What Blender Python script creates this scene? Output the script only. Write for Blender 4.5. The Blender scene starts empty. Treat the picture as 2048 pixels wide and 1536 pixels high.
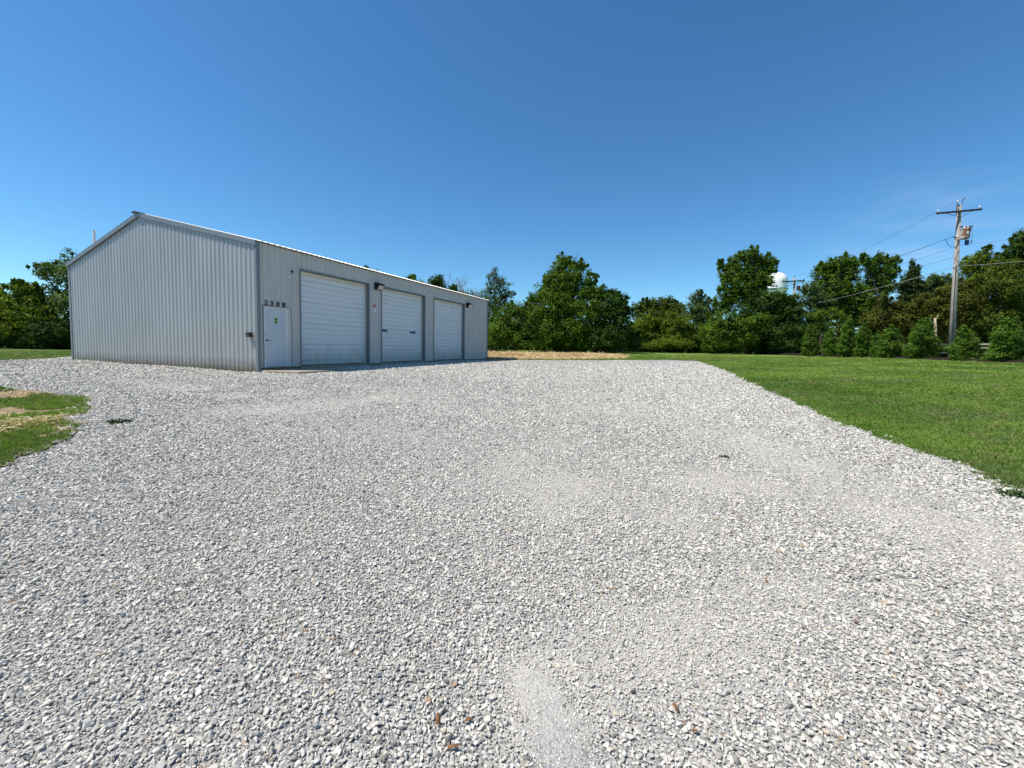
import bpy, bmesh, math, random
import numpy as np
from mathutils import Vector, Matrix, geometry
R = math.radians
rng = np.random.default_rng(7); random.seed(7)
scene = bpy.context.scene
COL = scene.collection

# ------------------------------------------------------------------ camera
FP, PIT, ROL, SY, CH = 820.27, .056, .016, -26.5, .852      # focal length in px of a 2048 px wide frame
cam = bpy.data.cameras.new('camera'); cam_o = bpy.data.objects.new('camera', cam); COL.objects.link(cam_o)
cam.sensor_width = 36; cam.lens = FP/2048*36; cam.shift_y = SY/2048
cam.clip_start = .05; cam.clip_end = 6000
c_, s_ = math.cos(PIT), math.sin(PIT); cr, sr = math.cos(ROL), math.sin(ROL)
right = Vector((cr, sr*s_, sr*c_)); up = Vector((-sr, cr*s_, cr*c_)); fw = Vector((0, c_, -s_))
M = Matrix((right, up, -fw)).transposed().to_4x4(); M.translation = (0, 0, CH)
cam_o.matrix_world = M
scene.camera = cam_o

# ------------------------------------------------------------------ light
SUN = Vector((-.586, -.138, 1)).normalized()                 # towards the sun
elev = math.asin(SUN.z); azim = math.atan2(SUN.x, SUN.y)     # azimuth from +Y towards +X
world = bpy.data.worlds.new('World'); scene.world = world; world.use_nodes = True
wn = world.node_tree.nodes; wl = world.node_tree.links; wn.clear()
wo = wn.new('ShaderNodeOutputWorld'); wb = wn.new('ShaderNodeBackground')
sky = wn.new('ShaderNodeTexSky'); sky.sky_type = 'NISHITA'; sky.sun_disc = False
sky.sun_elevation = elev; sky.sun_rotation = azim
sky.altitude = 0; sky.air_density = 1.0; sky.dust_density = .15; sky.ozone_density = 2.2; sky.air_density = .9
hs = wn.new('ShaderNodeHueSaturation'); hs.inputs['Saturation'].default_value = 1.16
tn = wn.new('ShaderNodeMix'); tn.data_type = 'RGBA'; tn.blend_type = 'MULTIPLY'; tn.inputs[0].default_value = 1; tn.inputs[7].default_value = (.65, .94, 1.03, 1)
wl.new(sky.outputs[0], hs.inputs['Color']); wl.new(hs.outputs[0], tn.inputs[6])
# a faint wisp of cirrus low on the right
tc_ = wn.new('ShaderNodeTexCoord'); dv = wn.new('ShaderNodeVectorMath'); dv.operation = 'DISTANCE'; dv.inputs[1].default_value = Vector((.83, .85, .20)).normalized(); wl.new(tc_.outputs['Generated'], dv.inputs[0])
mr = wn.new('ShaderNodeMapRange'); wl.new(dv.outputs['Value'], mr.inputs[0]); mr.inputs[1].default_value = .02; mr.inputs[2].default_value = .16; mr.inputs[3].default_value = 1; mr.inputs[4].default_value = 0
mp_ = wn.new('ShaderNodeMapping'); mp_.inputs['Scale'].default_value = (6, 6, 26); wl.new(tc_.outputs['Generated'], mp_.inputs[0])
no = wn.new('ShaderNodeTexNoise'); no.inputs['Scale'].default_value = 1.6; no.inputs['Detail'].default_value = 6; wl.new(mp_.outputs[0], no.inputs['Vector'])
m2 = wn.new('ShaderNodeMapRange'); wl.new(no.outputs['Fac'], m2.inputs[0]); m2.inputs[1].default_value = .42; m2.inputs[2].default_value = .75; m2.inputs[4].default_value = .30
mm = wn.new('ShaderNodeMath'); mm.operation = 'MULTIPLY'; wl.new(mr.outputs[0], mm.inputs[0]); wl.new(m2.outputs[0], mm.inputs[1])
cl = wn.new('ShaderNodeMix'); cl.data_type = 'RGBA'; wl.new(mm.outputs[0], cl.inputs[0]); wl.new(tn.outputs[2], cl.inputs[6]); cl.inputs[7].default_value = (4.2, 5.0, 6.4, 1)
wl.new(cl.outputs[2], wb.inputs[0]); wl.new(wb.outputs[0], wo.inputs[0])
wb.inputs[1].default_value = .095
sl = bpy.data.lights.new('sun', 'SUN'); sl.energy = 4.0; sl.angle = R(.53); sl.color = (1, .94, .84)
so = bpy.data.objects.new('sun', sl); COL.objects.link(so); so.location = (-20, -5, 40)
so.rotation_euler = SUN.to_track_quat('Z', 'Y').to_euler()
scene.view_settings.view_transform = 'Standard'; scene.view_settings.look = 'None'
scene.view_settings.exposure = .68; scene.view_settings.gamma = 1
scene.cycles.max_bounces = 6; scene.cycles.transparent_max_bounces = 4

# ------------------------------------------------------------------ helpers
def ray(px, py):
    U = px-1024; V = 768+SY-py
    u = (U*cr-V*sr)/FP; v = (U*sr+V*cr)/FP
    return np.array([u, c_+v*s_, -s_+v*c_])
def at(px, py, Y):                                           # the point seen at a pixel, Y metres ahead
    r = ray(px, py); return np.array([0, 0, CH])+r*(Y/r[1])
TP = np.array([(0,0,-.5),(0,-8,-.5),(8,-6,-.5),(-8,-6,-.5),(0,3,-.5),(4,3,-.48),(-4,3,-.48),(-4,8,-.4),(3,8,-.38),(-8.9,13,-.2),(-8.9,14.4,-.18),
 (-7,16,-.14),(-5,19,-.12),(-2,24,-.1),(-1.5,31,-.1),(-20.5,19,-.05),(-14,16.7,-.12),(-14,10,-.2),(-20,12,-.12),(-10,6,-.35),(0,16,-.2),(3,24,-.12),(-26,21,-.08),(-30,30,-.03),(-25,40,0),(-40,40,0),
 (1,33,-.06),(6,33,-.03),(10,33,.0),(1,43,.24),(9,42,.26),(0,60,.5),(15,60,.5),(-10,60,.3),(9,6,-.36),(5.5,4.4,-.44),(8,8.5,-.28),(14,13,-.02),(12,22,.0),(20,18,.1),(24,24,.2),(20,32,.24),(16,40,.3),
 (33,26,.33),(33,34,.38),(34,42,.44),(35,52,.48),(44,30,.4),(44,45,.5),(30,60,.5),(28,10,.2),(40,15,.25),(60,60,.5),(80,0,.2),(-60,0,-.2),(0,90,.5),(-60,70,.1),(60,100,.6),(0,130,.6),(-80,120,.3),(0,-40,-.5)], float)
def zt(x, y):
    x = np.atleast_1d(np.asarray(x, float)); y = np.atleast_1d(np.asarray(y, float))
    out = np.empty(len(x))
    for i in range(0, len(x), 20000):
        dx = x[i:i+20000, None]-TP[None, :, 0]; dy = y[i:i+20000, None]-TP[None, :, 1]
        d2 = dx*dx+dy*dy
        w = 1/(d2+5.)**2
        out[i:i+20000] = (w*TP[:, 2]).sum(1)/w.sum(1)
    return out
def z1(x, y): return float(zt(x, y)[0])
def gp(px, py):                                              # the ground point seen at a pixel
    r = ray(px, py); z = -.3; P = None; t = 0
    for _ in range(60):
        t2 = min((z-CH)/min(r[2], -1e-5), 160); t = t2 if t == 0 else .5*(t+t2)
        P = np.array([0, 0, CH])+r*t; z = z1(P[0], P[1])
    return P

def tag(o, label=None, cat=None, group=None, kind=None):
    if label: o['label'] = label
    if cat: o['category'] = cat
    if group: o['group'] = group
    if kind: o['kind'] = kind
    return o
def empty(name, loc, label, cat, group=None):
    o = bpy.data.objects.new(name, None); COL.objects.link(o); o.location = loc
    o.empty_display_size = .2
    return tag(o, label, cat, group)
def mesh_obj(name, verts, faces, mat, parent=None, smooth=False, attr=None, world_verts=True):
    me = bpy.data.meshes.new(name)
    V = np.asarray(verts, np.float32).reshape(-1, 3)
    if isinstance(faces, np.ndarray):
        n, k = faces.shape
        me.vertices.add(len(V)); me.vertices.foreach_set('co', V.ravel())
        me.loops.add(n*k); me.loops.foreach_set('vertex_index', faces.astype(np.int32).ravel())
        me.polygons.add(n); me.polygons.foreach_set('loop_start', np.arange(0, n*k, k, dtype=np.int32))
        me.update(calc_edges=True)
    else:
        me.from_pydata(V.tolist(), [], [list(f) for f in faces]); me.update()
    if attr is not None:
        for an, vals in attr.items():
            a = me.attributes.new(an, 'FLOAT', 'FACE'); a.data.foreach_set('value', np.asarray(vals, np.float32))
    if smooth: me.polygons.foreach_set('use_smooth', np.ones(len(me.polygons), bool))
    o = bpy.data.objects.new(name, me); COL.objects.link(o)
    if mat: me.materials.append(mat)
    if parent is not None:
        o.parent = parent
        if world_verts: o.matrix_parent_inverse = Matrix.Translation(-root_loc(parent))
    return o
def root_loc(p):
    v = Vector(p.location)
    if p.parent is not None: v = v+root_loc(p.parent)+p.matrix_parent_inverse.translation
    return v
class MB:
    def __init__(s): s.v = []; s.f = []
    def add(s, verts, faces):
        b = len(s.v); s.v += [tuple(map(float, p)) for p in verts]; s.f += [[i+b for i in f] for f in faces]; return s
    def box(s, O, A, B, C_):                                 # corner O, edge vectors
        O, A, B, C_ = [np.asarray(q, float) for q in (O, A, B, C_)]
        P = [O, O+A, O+A+B, O+B, O+C_, O+A+C_, O+A+B+C_, O+B+C_]
        F = [(0,3,2,1),(4,5,6,7),(0,1,5,4),(1,2,6,5),(2,3,7,6),(3,0,4,7)]
        if np.dot(np.cross(A, B), C_) < 0: F = [f[::-1] for f in F]
        return s.add(P, F)
    def tube(s, pts, rad, n=10, cap=True):
        pts = [Vector(p) for p in pts]
        if not hasattr(rad, '__len__'): rad = [rad]*len(pts)
        rings = []; b = len(s.v)
        t0 = (pts[1]-pts[0]).normalized(); a = t0.orthogonal().normalized()
        for i, p in enumerate(pts):
            t = (pts[min(i+1, len(pts)-1)]-pts[max(i-1, 0)]).normalized()
            a = (a-t*a.dot(t)).normalized(); bb = t.cross(a)
            for k in range(n):
                th = 2*math.pi*k/n; q = p+(a*math.cos(th)+bb*math.sin(th))*rad[i]; s.v.append(tuple(q))
        for i in range(len(pts)-1):
            for k in range(n):
                k2 = (k+1) % n; s.f.append([b+i*n+k, b+i*n+k2, b+(i+1)*n+k2, b+(i+1)*n+k])
        if cap:
            s.f.append([b+k for k in range(n)][::-1]); s.f.append([b+(len(pts)-1)*n+k for k in range(n)])
        return s
    def lathe(s, c, prof, n=24, cap=True):
        b = len(s.v)
        for r, z in prof:
            for k in range(n):
                th = 2*math.pi*k/n; s.v.append((c[0]+r*math.cos(th), c[1]+r*math.sin(th), c[2]+z))
        m = len(prof)
        for i in range(m-1):
            for k in range(n):
                k2 = (k+1) % n; s.f.append([b+i*n+k, b+i*n+k2, b+(i+1)*n+k2, b+(i+1)*n+k])
        if cap: s.f.append([b+k for k in range(n)][::-1]); s.f.append([b+(m-1)*n+k for k in range(n)])
        return s
    def obj(s, name, mat, parent=None, smooth=False, bevel=0):
        o = mesh_obj(name, s.v, s.f, mat, parent, smooth)
        if bevel:
            m = o.modifiers.new('bevel', 'BEVEL'); m.width = bevel; m.segments = 2; m.limit_method = 'ANGLE'
        return o

# ------------------------------------------------------------------ materials
class NT:
    def __init__(s, name):
        s.m = bpy.data.materials.new(name); s.m.use_nodes = True; s.t = s.m.node_tree; s.n = s.t.nodes; s.n.clear()
        s.out = s.n.new('ShaderNodeOutputMaterial'); s.p = s.n.new('ShaderNodeBsdfPrincipled')
        s.t.links.new(s.p.outputs[0], s.out.inputs[0])
        s.geo = s.n.new('ShaderNodeNewGeometry')
    def L(s, a, b): s.t.links.new(a, b)
    def noise(s, scale, detail=4, rough=.55, vec=None, stretch=None):
        q = s.n.new('ShaderNodeTexNoise'); q.inputs['Scale'].default_value = scale; q.inputs['Detail'].default_value = detail; q.inputs['Roughness'].default_value = rough
        v = vec or s.geo.outputs['Position']
        if stretch:
            mp = s.n.new('ShaderNodeMapping'); mp.inputs['Scale'].default_value = stretch; s.L(v, mp.inputs[0]); v = mp.outputs[0]
        s.L(v, q.inputs['Vector']); return q.outputs['Fac']
    def ramp(s, fac, stops):
        r = s.n.new('ShaderNodeValToRGB'); e = r.color_ramp.elements
        while len(e) < len(stops): e.new(.5)
        for i, (p, c) in enumerate(stops):
            e[i].position = p; e[i].color = (*c, 1) if hasattr(c, '__len__') else (c, c, c, 1)
        s.L(fac, r.inputs[0]); return r.outputs[0]
    def mix(s, fac, a, b, mode='MIX'):
        q = s.n.new('ShaderNodeMix'); q.data_type = 'RGBA'; q.blend_type = mode
        for sock, v in ((q.inputs[0], fac), (q.inputs[6], a), (q.inputs[7], b)):
            if isinstance(v, (int, float)): sock.default_value = v
            elif isinstance(v, tuple): sock.default_value = (*v, 1)
            else: s.L(v, sock)
        return q.outputs[2]
    def math(s, op, a, b=0.):
        q = s.n.new('ShaderNodeMath'); q.operation = op
        for i, v in enumerate((a, b)):
            if isinstance(v, (int, float)): q.inputs[i].default_value = v
            else: s.L(v, q.inputs[i])
        return q.outputs[0]
    def mapr(s, v, a, b, c=0., d=1.):
        q = s.n.new('ShaderNodeMapRange'); s.L(v, q.inputs[0])
        for i, w in enumerate((a, b, c, d)): q.inputs[i+1].default_value = w
        return q.outputs[0]
    def xyz(s, v=None):
        q = s.n.new('ShaderNodeSeparateXYZ'); s.L(v or s.geo.outputs['Position'], q.inputs[0]); return q.outputs
    def bump(s, h, strength=.5, dist=.01):
        q = s.n.new('ShaderNodeBump'); q.inputs['Strength'].default_value = strength; q.inputs['Distance'].default_value = dist
        s.L(h, q.inputs['Height']); s.L(q.outputs[0], s.p.inputs['Normal'])
    def set(s, color=None, rough=None, metal=None, spec=None):
        if color is not None:
            if isinstance(color, tuple): s.p.inputs['Base Color'].default_value = (*color, 1)
            else: s.L(color, s.p.inputs['Base Color'])
        if rough is not None: s.p.inputs['Roughness'].default_value = rough
        if metal is not None: s.p.inputs['Metallic'].default_value = metal
        if spec is not None: s.p.inputs['Specular IOR Level'].default_value = spec
        return s.m
def painted(name, col, rough=.5, metal=0, var=.12, scale=3., spec=.5):
    t = NT(name); n = t.noise(scale, 5, .6); n2 = t.noise(scale*14, 3)
    a = tuple(c*(1-var) for c in col); b = tuple(min(1, c*(1+var*.6)) for c in col)
    c = t.mix(t.mapr(n, .3, .7), a, b); c = t.mix(t.mapr(n2, .35, .75, 0, var), c, tuple(x*.7 for x in col))
    t.bump(n2, .08, .003)
    return t.set(c, rough, metal, spec)

def mat_gravel_base():
    t = NT('gravel_base'); P = t.geo.outputs['Position']
    v = t.n.new('ShaderNodeTexVoronoi'); v.inputs['Scale'].default_value = 120; v.inputs['Randomness'].default_value = 1
    w = t.n.new('ShaderNodeTexNoise'); w.inputs['Scale'].default_value = 30; t.L(P, w.inputs['Vector'])
    vm = t.n.new('ShaderNodeVectorMath'); vm.operation = 'MULTIPLY_ADD'; t.L(w.outputs['Color'], vm.inputs[0]); vm.inputs[1].default_value = (.008, .008, .008); t.L(P, vm.inputs[2])
    t.L(vm.outputs[0], v.inputs['Vector'])
    cell = t.xyz(v.outputs['Color'])[0]
    col = t.ramp(cell, [(0, (.10, .10, .105)), (.2, (.27, .265, .26)), (.6, (.40, .39, .375)), (1, (.56, .55, .53))])
    v2 = t.n.new('ShaderNodeTexVoronoi'); v2.feature = 'DISTANCE_TO_EDGE'; v2.inputs['Scale'].default_value = 120; t.L(vm.outputs[0], v2.inputs['Vector'])
    gap = t.mapr(v2.outputs['Distance'], 0, .1)
    col = t.mix(gap, (.07, .07, .07), col)  # shade in the gaps between pebbles, painted into the colour
    big = t.noise(.35, 4, .6); col = t.mix(t.mapr(big, .35, .68, 0, .35), col, (.50, .48, .44))
    mid = t.noise(6, 5, .7); col = t.mix(t.mapr(mid, .3, .7, .0, .25), col, (.19, .19, .19))
    du = t.n.new('ShaderNodeAttribute'); du.attribute_name = 'dust'
    dn = t.math('MULTIPLY', du.outputs['Fac'], t.mapr(t.noise(24, 5, .7), .25, .6)); col = t.mix(t.math('MINIMUM', t.math('MULTIPLY', dn, 2.2), 1.), col, t.mix(t.mapr(t.noise(160, 4, .8), .3, .7), (.30, .28, .25), (.60, .57, .51)))
    t.bump(t.math('MULTIPLY', v.outputs['Distance'], t.math('SUBTRACT', 1., du.outputs['Fac'])), .8, -.006)
    return t.set(col, .9, 0, .25)
def mat_stone():
    t = NT('gravel_stone'); oi = t.n.new('ShaderNodeObjectInfo')
    col = t.ramp(oi.outputs['Random'], [(0, (.10, .10, .10)), (.07, (.27, .255, .225)), (.25, (.46, .435, .385)), (.6, (.56, .53, .465)), (.88, (.645, .61, .54)), (.96, (.77, .73, .66)), (.975, (.48, .43, .33)), (.994, (.42, .33, .21)), (.999, (.24, .11, .05))])
    n = t.noise(60, 4, .6); col = t.mix(t.mapr(n, .35, .75, 0, .35), col, (.30, .29, .28))
    big = t.noise(.5, 4, .6); col = t.mix(t.mapr(big, .38, .66, 0, .30), col, (.58, .55, .49))
    t.bump(t.noise(180, 3), .3, .002)
    return t.set(col, .85, 0, .3)
def grass_color(t):
    n1 = t.noise(.28, 4, .6); n2 = t.noise(1.6, 4, .6, stretch=(.7, 1.8, 1)); n3 = t.noise(9, 3)
    c = t.mix(t.mapr(n1, .38, .62), (.085, .165, .020), (.240, .350, .055))
    c = t.mix(t.mapr(n2, .50, .72, 0, .7), c, (.19, .25, .075))
    c = t.mix(t.mapr(n2, .28, .42, .55, 0), c, (.055, .12, .015))
    dry = t.noise(.42, 5, .68); c = t.mix(t.mapr(dry, .50, .64, 0, .75), c, (.17, .18, .085))
    st = t.noise(.9, 3, .6, stretch=(.25, 1.6, 1)); c = t.mix(t.mapr(st, .35, .65, .28, 0), c, (.07, .14, .018)); c = t.mix(t.mapr(st, .55, .75, 0, .5), c, (.27, .34, .10))
    c = t.mix(t.mapr(n3, .4, .7, 0, .25), c, (.20, .28, .06))
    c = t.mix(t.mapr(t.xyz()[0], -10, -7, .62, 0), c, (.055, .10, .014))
    return c
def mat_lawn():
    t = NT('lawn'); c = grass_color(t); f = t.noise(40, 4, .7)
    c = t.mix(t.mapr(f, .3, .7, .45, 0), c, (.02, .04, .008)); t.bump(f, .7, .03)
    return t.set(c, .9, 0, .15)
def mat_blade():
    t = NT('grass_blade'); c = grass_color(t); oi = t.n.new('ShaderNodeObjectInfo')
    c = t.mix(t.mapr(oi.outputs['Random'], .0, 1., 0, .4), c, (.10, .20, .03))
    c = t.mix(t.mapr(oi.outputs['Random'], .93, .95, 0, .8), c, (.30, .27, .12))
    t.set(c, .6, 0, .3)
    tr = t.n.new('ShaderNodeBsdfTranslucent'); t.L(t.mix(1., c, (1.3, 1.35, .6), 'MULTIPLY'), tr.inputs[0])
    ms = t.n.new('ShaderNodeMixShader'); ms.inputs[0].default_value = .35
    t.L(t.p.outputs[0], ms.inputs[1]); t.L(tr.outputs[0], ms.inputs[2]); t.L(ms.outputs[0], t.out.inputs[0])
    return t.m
def mat_leaf(name, a, b, tr_=.3, rough=.5):
    t = NT(name); at_ = t.n.new('ShaderNodeAttribute'); at_.attribute_name = 'tint'
    n = t.noise(.9, 3)
    c = t.mix(at_.outputs['Fac'], a, b)
    c = t.mix(t.mapr(n, .35, .7, 0, .35), c, tuple(x*.6 for x in a))
    t.set(c, .65, 0, .12)
    tr = t.n.new('ShaderNodeBsdfTranslucent'); t.L(t.mix(1., c, (1.3, 1.4, .5), 'MULTIPLY'), tr.inputs[0])
    ms = t.n.new('ShaderNodeMixShader'); ms.inputs[0].default_value = tr_
    t.L(t.p.outputs[0], ms.inputs[1]); t.L(tr.outputs[0], ms.inputs[2]); t.L(ms.outputs[0], t.out.inputs[0])
    return t.m
def mat_siding(name, col, metal, rough, stain):
    t = NT(name); z = t.xyz()[2]
    n = t.noise(1.2, 5, .6, stretch=(1, 1, .35)); streak = t.noise(9, 4, .6, stretch=(1, 1, .12))
    c = t.mix(t.mapr(n, .3, .7), tuple(x*.9 for x in col), tuple(min(1, x*1.06) for x in col))
    c = t.mix(t.mapr(streak, .5, .8, 0, .18), c, tuple(x*.66 for x in col))
    if stain:
        e = t.math('ADD', z, t.math('MULTIPLY', streak, -.55))
        f = t.mapr(e, -.42, .10, .9, 0.); c = t.mix(f, c, (.15, .12, .08))
        e2 = t.math('ADD', z, t.math('MULTIPLY', t.noise(1.1, 4), -.5)); c = t.mix(t.mapr(e2, -.46, -.16, .8, 0), c, (.075, .058, .038))
    t.bump(streak, .06, .01)
    return t.set(c, rough, metal, .5)
def mat_door_white():
    t = NT('overhead_door_paint'); z = t.xyz()[2]
    n = t.noise(1.5, 5); st = t.noise(3.0, 5, .65, stretch=(1, 1, .6))
    c = t.mix(t.mapr(n, .3, .7), (.66, .67, .68), (.73, .735, .74))
    e = t.math('ADD', z, t.math('MULTIPLY', st, -1.4)); c = t.mix(t.mapr(e, -.75, .15, .75, 0), c, (.36, .35, .28))
    return t.set(c, .45, 0, .5)
def mat_flat(name, col, rough=.6, metal=0., emit=None):
    t = NT(name); n = t.noise(25, 3); c = t.mix(t.mapr(n, .3, .7, 0, .25), col, tuple(x*.7 for x in col))
    return t.set(c, rough, metal)
def mat_rust():
    t = NT('rusty_tank'); n = t.noise(2.6, 5, .7); c = t.mix(t.mapr(n, .46, .54), (.22, .09, .05), (.42, .42, .40)); c = t.mix(t.mapr(t.noise(14, 4), .4, .7, 0, .6), c, (.10, .05, .035))
    return t.set(c, .75, 0, .3)
def mat_straw():
    t = NT('straw_bed'); n = t.noise(3.5, 5, .7); f = t.noise(45, 5, .7, stretch=(1, .4, 1))
    c = t.mix(t.mapr(n, .3, .7), (.40, .27, .12), (.58, .42, .21)); c = t.mix(t.mapr(f, .35, .65, .6, 0), c, (.22, .13, .06))
    c = t.mix(t.mapr(t.noise(1.2, 4), .62, .72, 0, .7), c, (.08, .15, .03))
    t.bump(f, .8, .03); return t.set(c, .9, 0, .2)
def mat_dirt():
    t = NT('dirt'); n = t.noise(5, 5, .7); f = t.noise(50, 4, .7)
    c = t.mix(t.mapr(n, .3, .7), (.20, .15, .09), (.38, .29, .17)); c = t.mix(t.mapr(f, .35, .65, .5, 0), c, (.12, .08, .055))
    c = t.mix(t.mapr(t.noise(2.2, 4), .5, .62, 0, .8), c, (.50, .38, .19))
    t.bump(f, .8, .02); return t.set(c, .95, 0, .2)
def mat_bark(name, a, b):
    t = NT(name); n = t.noise(14, 5, .7, stretch=(1, 1, .12)); c = t.mix(t.mapr(n, .3, .7), a, b); t.bump(n, .6, .02)
    return t.set(c, .9, 0, .2)

MT = dict(
 gravel=mat_gravel_base(), stone=mat_stone(), lawn=mat_lawn(), blade=mat_blade(), straw=mat_straw(), dirt=mat_dirt(),
 gable=mat_siding('galvanised_siding', (.345, .345, .345), .2, .42, True),
 front=mat_siding('painted_siding', (.54, .505, .475), 0., .5, False),
 seam=mat_flat('seam_grey', (.30, .30, .32), .6),  # grey joint seal colour, also used for the dent strips
 trim=mat_flat('slate_trim', (.20, .215, .245), .45, .2), rake=mat_siding('galvanised_trim', (.19, .205, .215), .3, .45, False),
 roof=painted('roof_metal', (.42, .42, .42), .45, .2), door=mat_door_white(), cream=painted('cream_seal', (.68, .64, .54), .6),
 entry=painted('entry_door_paint', (.53, .56, .61), .35, 0, .05, 1), frame=painted('door_frame_paint', (.70, .68, .66), .5),
 black=mat_flat('black_plastic', (.012, .012, .014), .35), steel=mat_flat('brushed_steel', (.35, .35, .36), .35, .8),
 glass=mat_flat('lamp_glass', (.62, .60, .55), .15), white=mat_flat('white_paint', (.78, .78, .78), .45), navy=mat_flat('navy_paint', (.025, .045, .19), .4),
 red=mat_flat('red_paint', (.55, .02, .03), .5), green=mat_flat('sticker_green', (.03, .16, .03), .5), lime=mat_flat('sticker_lime', (.30, .65, .08), .5),
 concrete=painted('concrete', (.36, .29, .22), .9, 0, .25, 4), slabedge=painted('slab_edge', (.24, .17, .12), .9, 0, .3, 6),
 bark=mat_bark('bark', (.055, .042, .032), (.13, .105, .085)), deadbark=mat_bark('dead_bark', (.22, .19, .17), (.36, .33, .30)),
 tanbark=mat_bark('tan_bark', (.30, .24, .15), (.42, .35, .24)),
 pole=mat_bark('weathered_pole', (.22, .19, .165), (.46, .42, .38)), arm=mat_bark('dark_timber', (.035, .028, .026), (.09, .07, .065)),
 wire=mat_flat('wire_black', (.02, .02, .022), .5), cable=mat_flat('cable_grey', (.30, .31, .30), .5),
 rust=mat_rust(), porcelain=mat_flat('porcelain', (.75, .75, .74), .2),
 tank=painted('tank_white', (.86, .85, .86), .4, 0, .04, .3), tankband=painted('tank_teal', (.25, .40, .40), .5),
 mulch=painted('mulch', (.022, .016, .013), .95, 0, .5, 20, .1), road=painted('road_concrete', (.50, .48, .44), .9, 0, .2, 2),
 shingle=painted('roof_shingle', (.16, .12, .10), .9, 0, .3, 5), housewall=painted('house_wall', (.45, .42, .38), .8), brick=painted('brick_wall', (.32, .16, .11), .9, 0, .3, 9),
 window=mat_flat('window_glass', (.03, .04, .05), .08), weed=mat_flat('weed_leaf', (.045, .085, .02), .8), deadleaf=mat_flat('dead_leaf', (.20, .085, .035), .8), clod=mat_flat('dark_clod', (.05, .042, .04), .95),
)
LEAF = dict(
 broad=mat_leaf('leaf_broad', (.027, .064, .006), (.180, .285, .028), .3),
 yellow=mat_leaf('leaf_yellowgreen', (.040, .078, .006), (.240, .300, .030), .3),
 deep=mat_leaf('leaf_deep', (.014, .038, .006), (.085, .155, .022), .22),
 blue=mat_leaf('leaf_bluegreen', (.030, .062, .017), (.170, .245, .070), .28),
 cedar=mat_leaf('leaf_cedar', (.028, .035, .006), (.150, .160, .020), .16),
 spruce=mat_leaf('leaf_spruce', (.018, .034, .010), (.090, .125, .030), .12),
 arbor=mat_leaf('leaf_arborvitae', (.026, .068, .007), (.180, .300, .032), .24),
 olive=mat_leaf('leaf_olive', (.028, .052, .006), (.145, .190, .022), .2),
)

# ------------------------------------------------------------------ ground
def axis_grid(lo, hi, step, far):
    a = list(np.arange(lo, hi+1e-6, step)); s = step; v = hi
    while v < far: s *= 1.5; v += s; a.append(v)
    s = step; v = lo
    while v > -far: s *= 1.5; v -= s; a.insert(0, v)
    return np.array(a)
gx = axis_grid(-50, 56, .5, 2600); gy = axis_grid(-12, 84, .5, 2600)
GX, GY = np.meshgrid(gx, gy); GZ = zt(GX.ravel(), GY.ravel())
V = np.stack([GX.ravel(), GY.ravel(), GZ], 1)
nx, ny = len(gx), len(gy); ii, jj = np.meshgrid(np.arange(nx-1), np.arange(ny-1)); a = (jj*nx+ii).ravel()
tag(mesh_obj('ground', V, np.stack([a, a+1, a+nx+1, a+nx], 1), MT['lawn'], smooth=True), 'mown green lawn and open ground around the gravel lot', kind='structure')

def densify(poly, step, jit):
    out = []
    for i, p in enumerate(poly):
        q = np.array(poly[(i+1) % len(poly)]); p = np.array(p); d = q-p; L = np.hypot(*d); n = max(1, int(L/step)); nn = np.array([-d[1], d[0]])/max(L, 1e-6)
        for k in range(n): out.append(p+d*k/n+nn*random.gauss(0, jit))
    return out
def inpoly(poly, x, y):
    x = np.asarray(x); y = np.asarray(y); P = np.array(poly); ins = np.zeros(len(x), bool); j = len(P)-1
    for i in range(len(P)):
        xi, yi = P[i]; xj, yj = P[j]
        c = ((yi > y) != (yj > y)) & (x < (xj-xi)*(y-yi)/((yj-yi) if abs(yj-yi) > 1e-9 else 1e-9)+xi); ins ^= c; j = i
    return ins
def sheet(name, poly, mat, off, step=.5, grid=.6, jit=.05, label='', kind='structure', dust=False, mound=0):
    b = densify(poly, step, jit); P = np.array(b)
    xs = np.arange(P[:, 0].min(), P[:, 0].max(), grid); ys = np.arange(P[:, 1].min(), P[:, 1].max(), grid)
    X, Y = np.meshgrid(xs, ys); X = X.ravel()+rng.uniform(-.1, .1, X.size)*grid; Y = Y.ravel()+rng.uniform(-.1, .1, Y.size)*grid
    k = inpoly(b, X, Y); pts = [Vector(p) for p in b]+[Vector(p) for p in zip(X[k], Y[k])]
    nb = len(b)
    r = geometry.delaunay_2d_cdt(pts, [(i, (i+1) % nb) for i in range(nb)], [list(range(nb))], 1, 1e-4)
    v2 = np.array([tuple(v) for v in r[0]]); z = zt(v2[:, 0], v2[:, 1])+off
    o = mesh_obj(name, np.column_stack([v2, z]), [tuple(f) for f in r[2]], mat, smooth=True)
    if mound:
        me_ = o.data; E_ = np.array(b)
        for v in me_.vertices:
            dd = np.min(np.hypot(E_[:, 0]-v.co.x, E_[:, 1]-v.co.y)); v.co.z += mound*min(1, dd/.8)
    if dust:
        at_ = o.data.attributes.new('dust', 'FLOAT', 'POINT'); at_.data.foreach_set('value', fines(v2[:, 0], v2[:, 1]).astype(np.float32))
    tag(o, label, kind=kind); return b
def pp(*px): return [tuple(gp(*p)[:2]) for p in px]
def vnoise(x, y, sc, seed):                                  # smooth value noise for densities
    r = np.random.default_rng(seed); T = r.random((64, 64)); X = x*sc; Y = y*sc
    i = np.floor(X).astype(int); j = np.floor(Y).astype(int); fx = X-i; fy = Y-j; fx = fx*fx*(3-2*fx); fy = fy*fy*(3-2*fy)
    g = lambda a, b: T[a % 64, b % 64]
    return (g(i, j)*(1-fx)+g(i+1, j)*fx)*(1-fy)+(g(i, j+1)*(1-fx)+g(i+1, j+1)*fx)*fy
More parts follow.
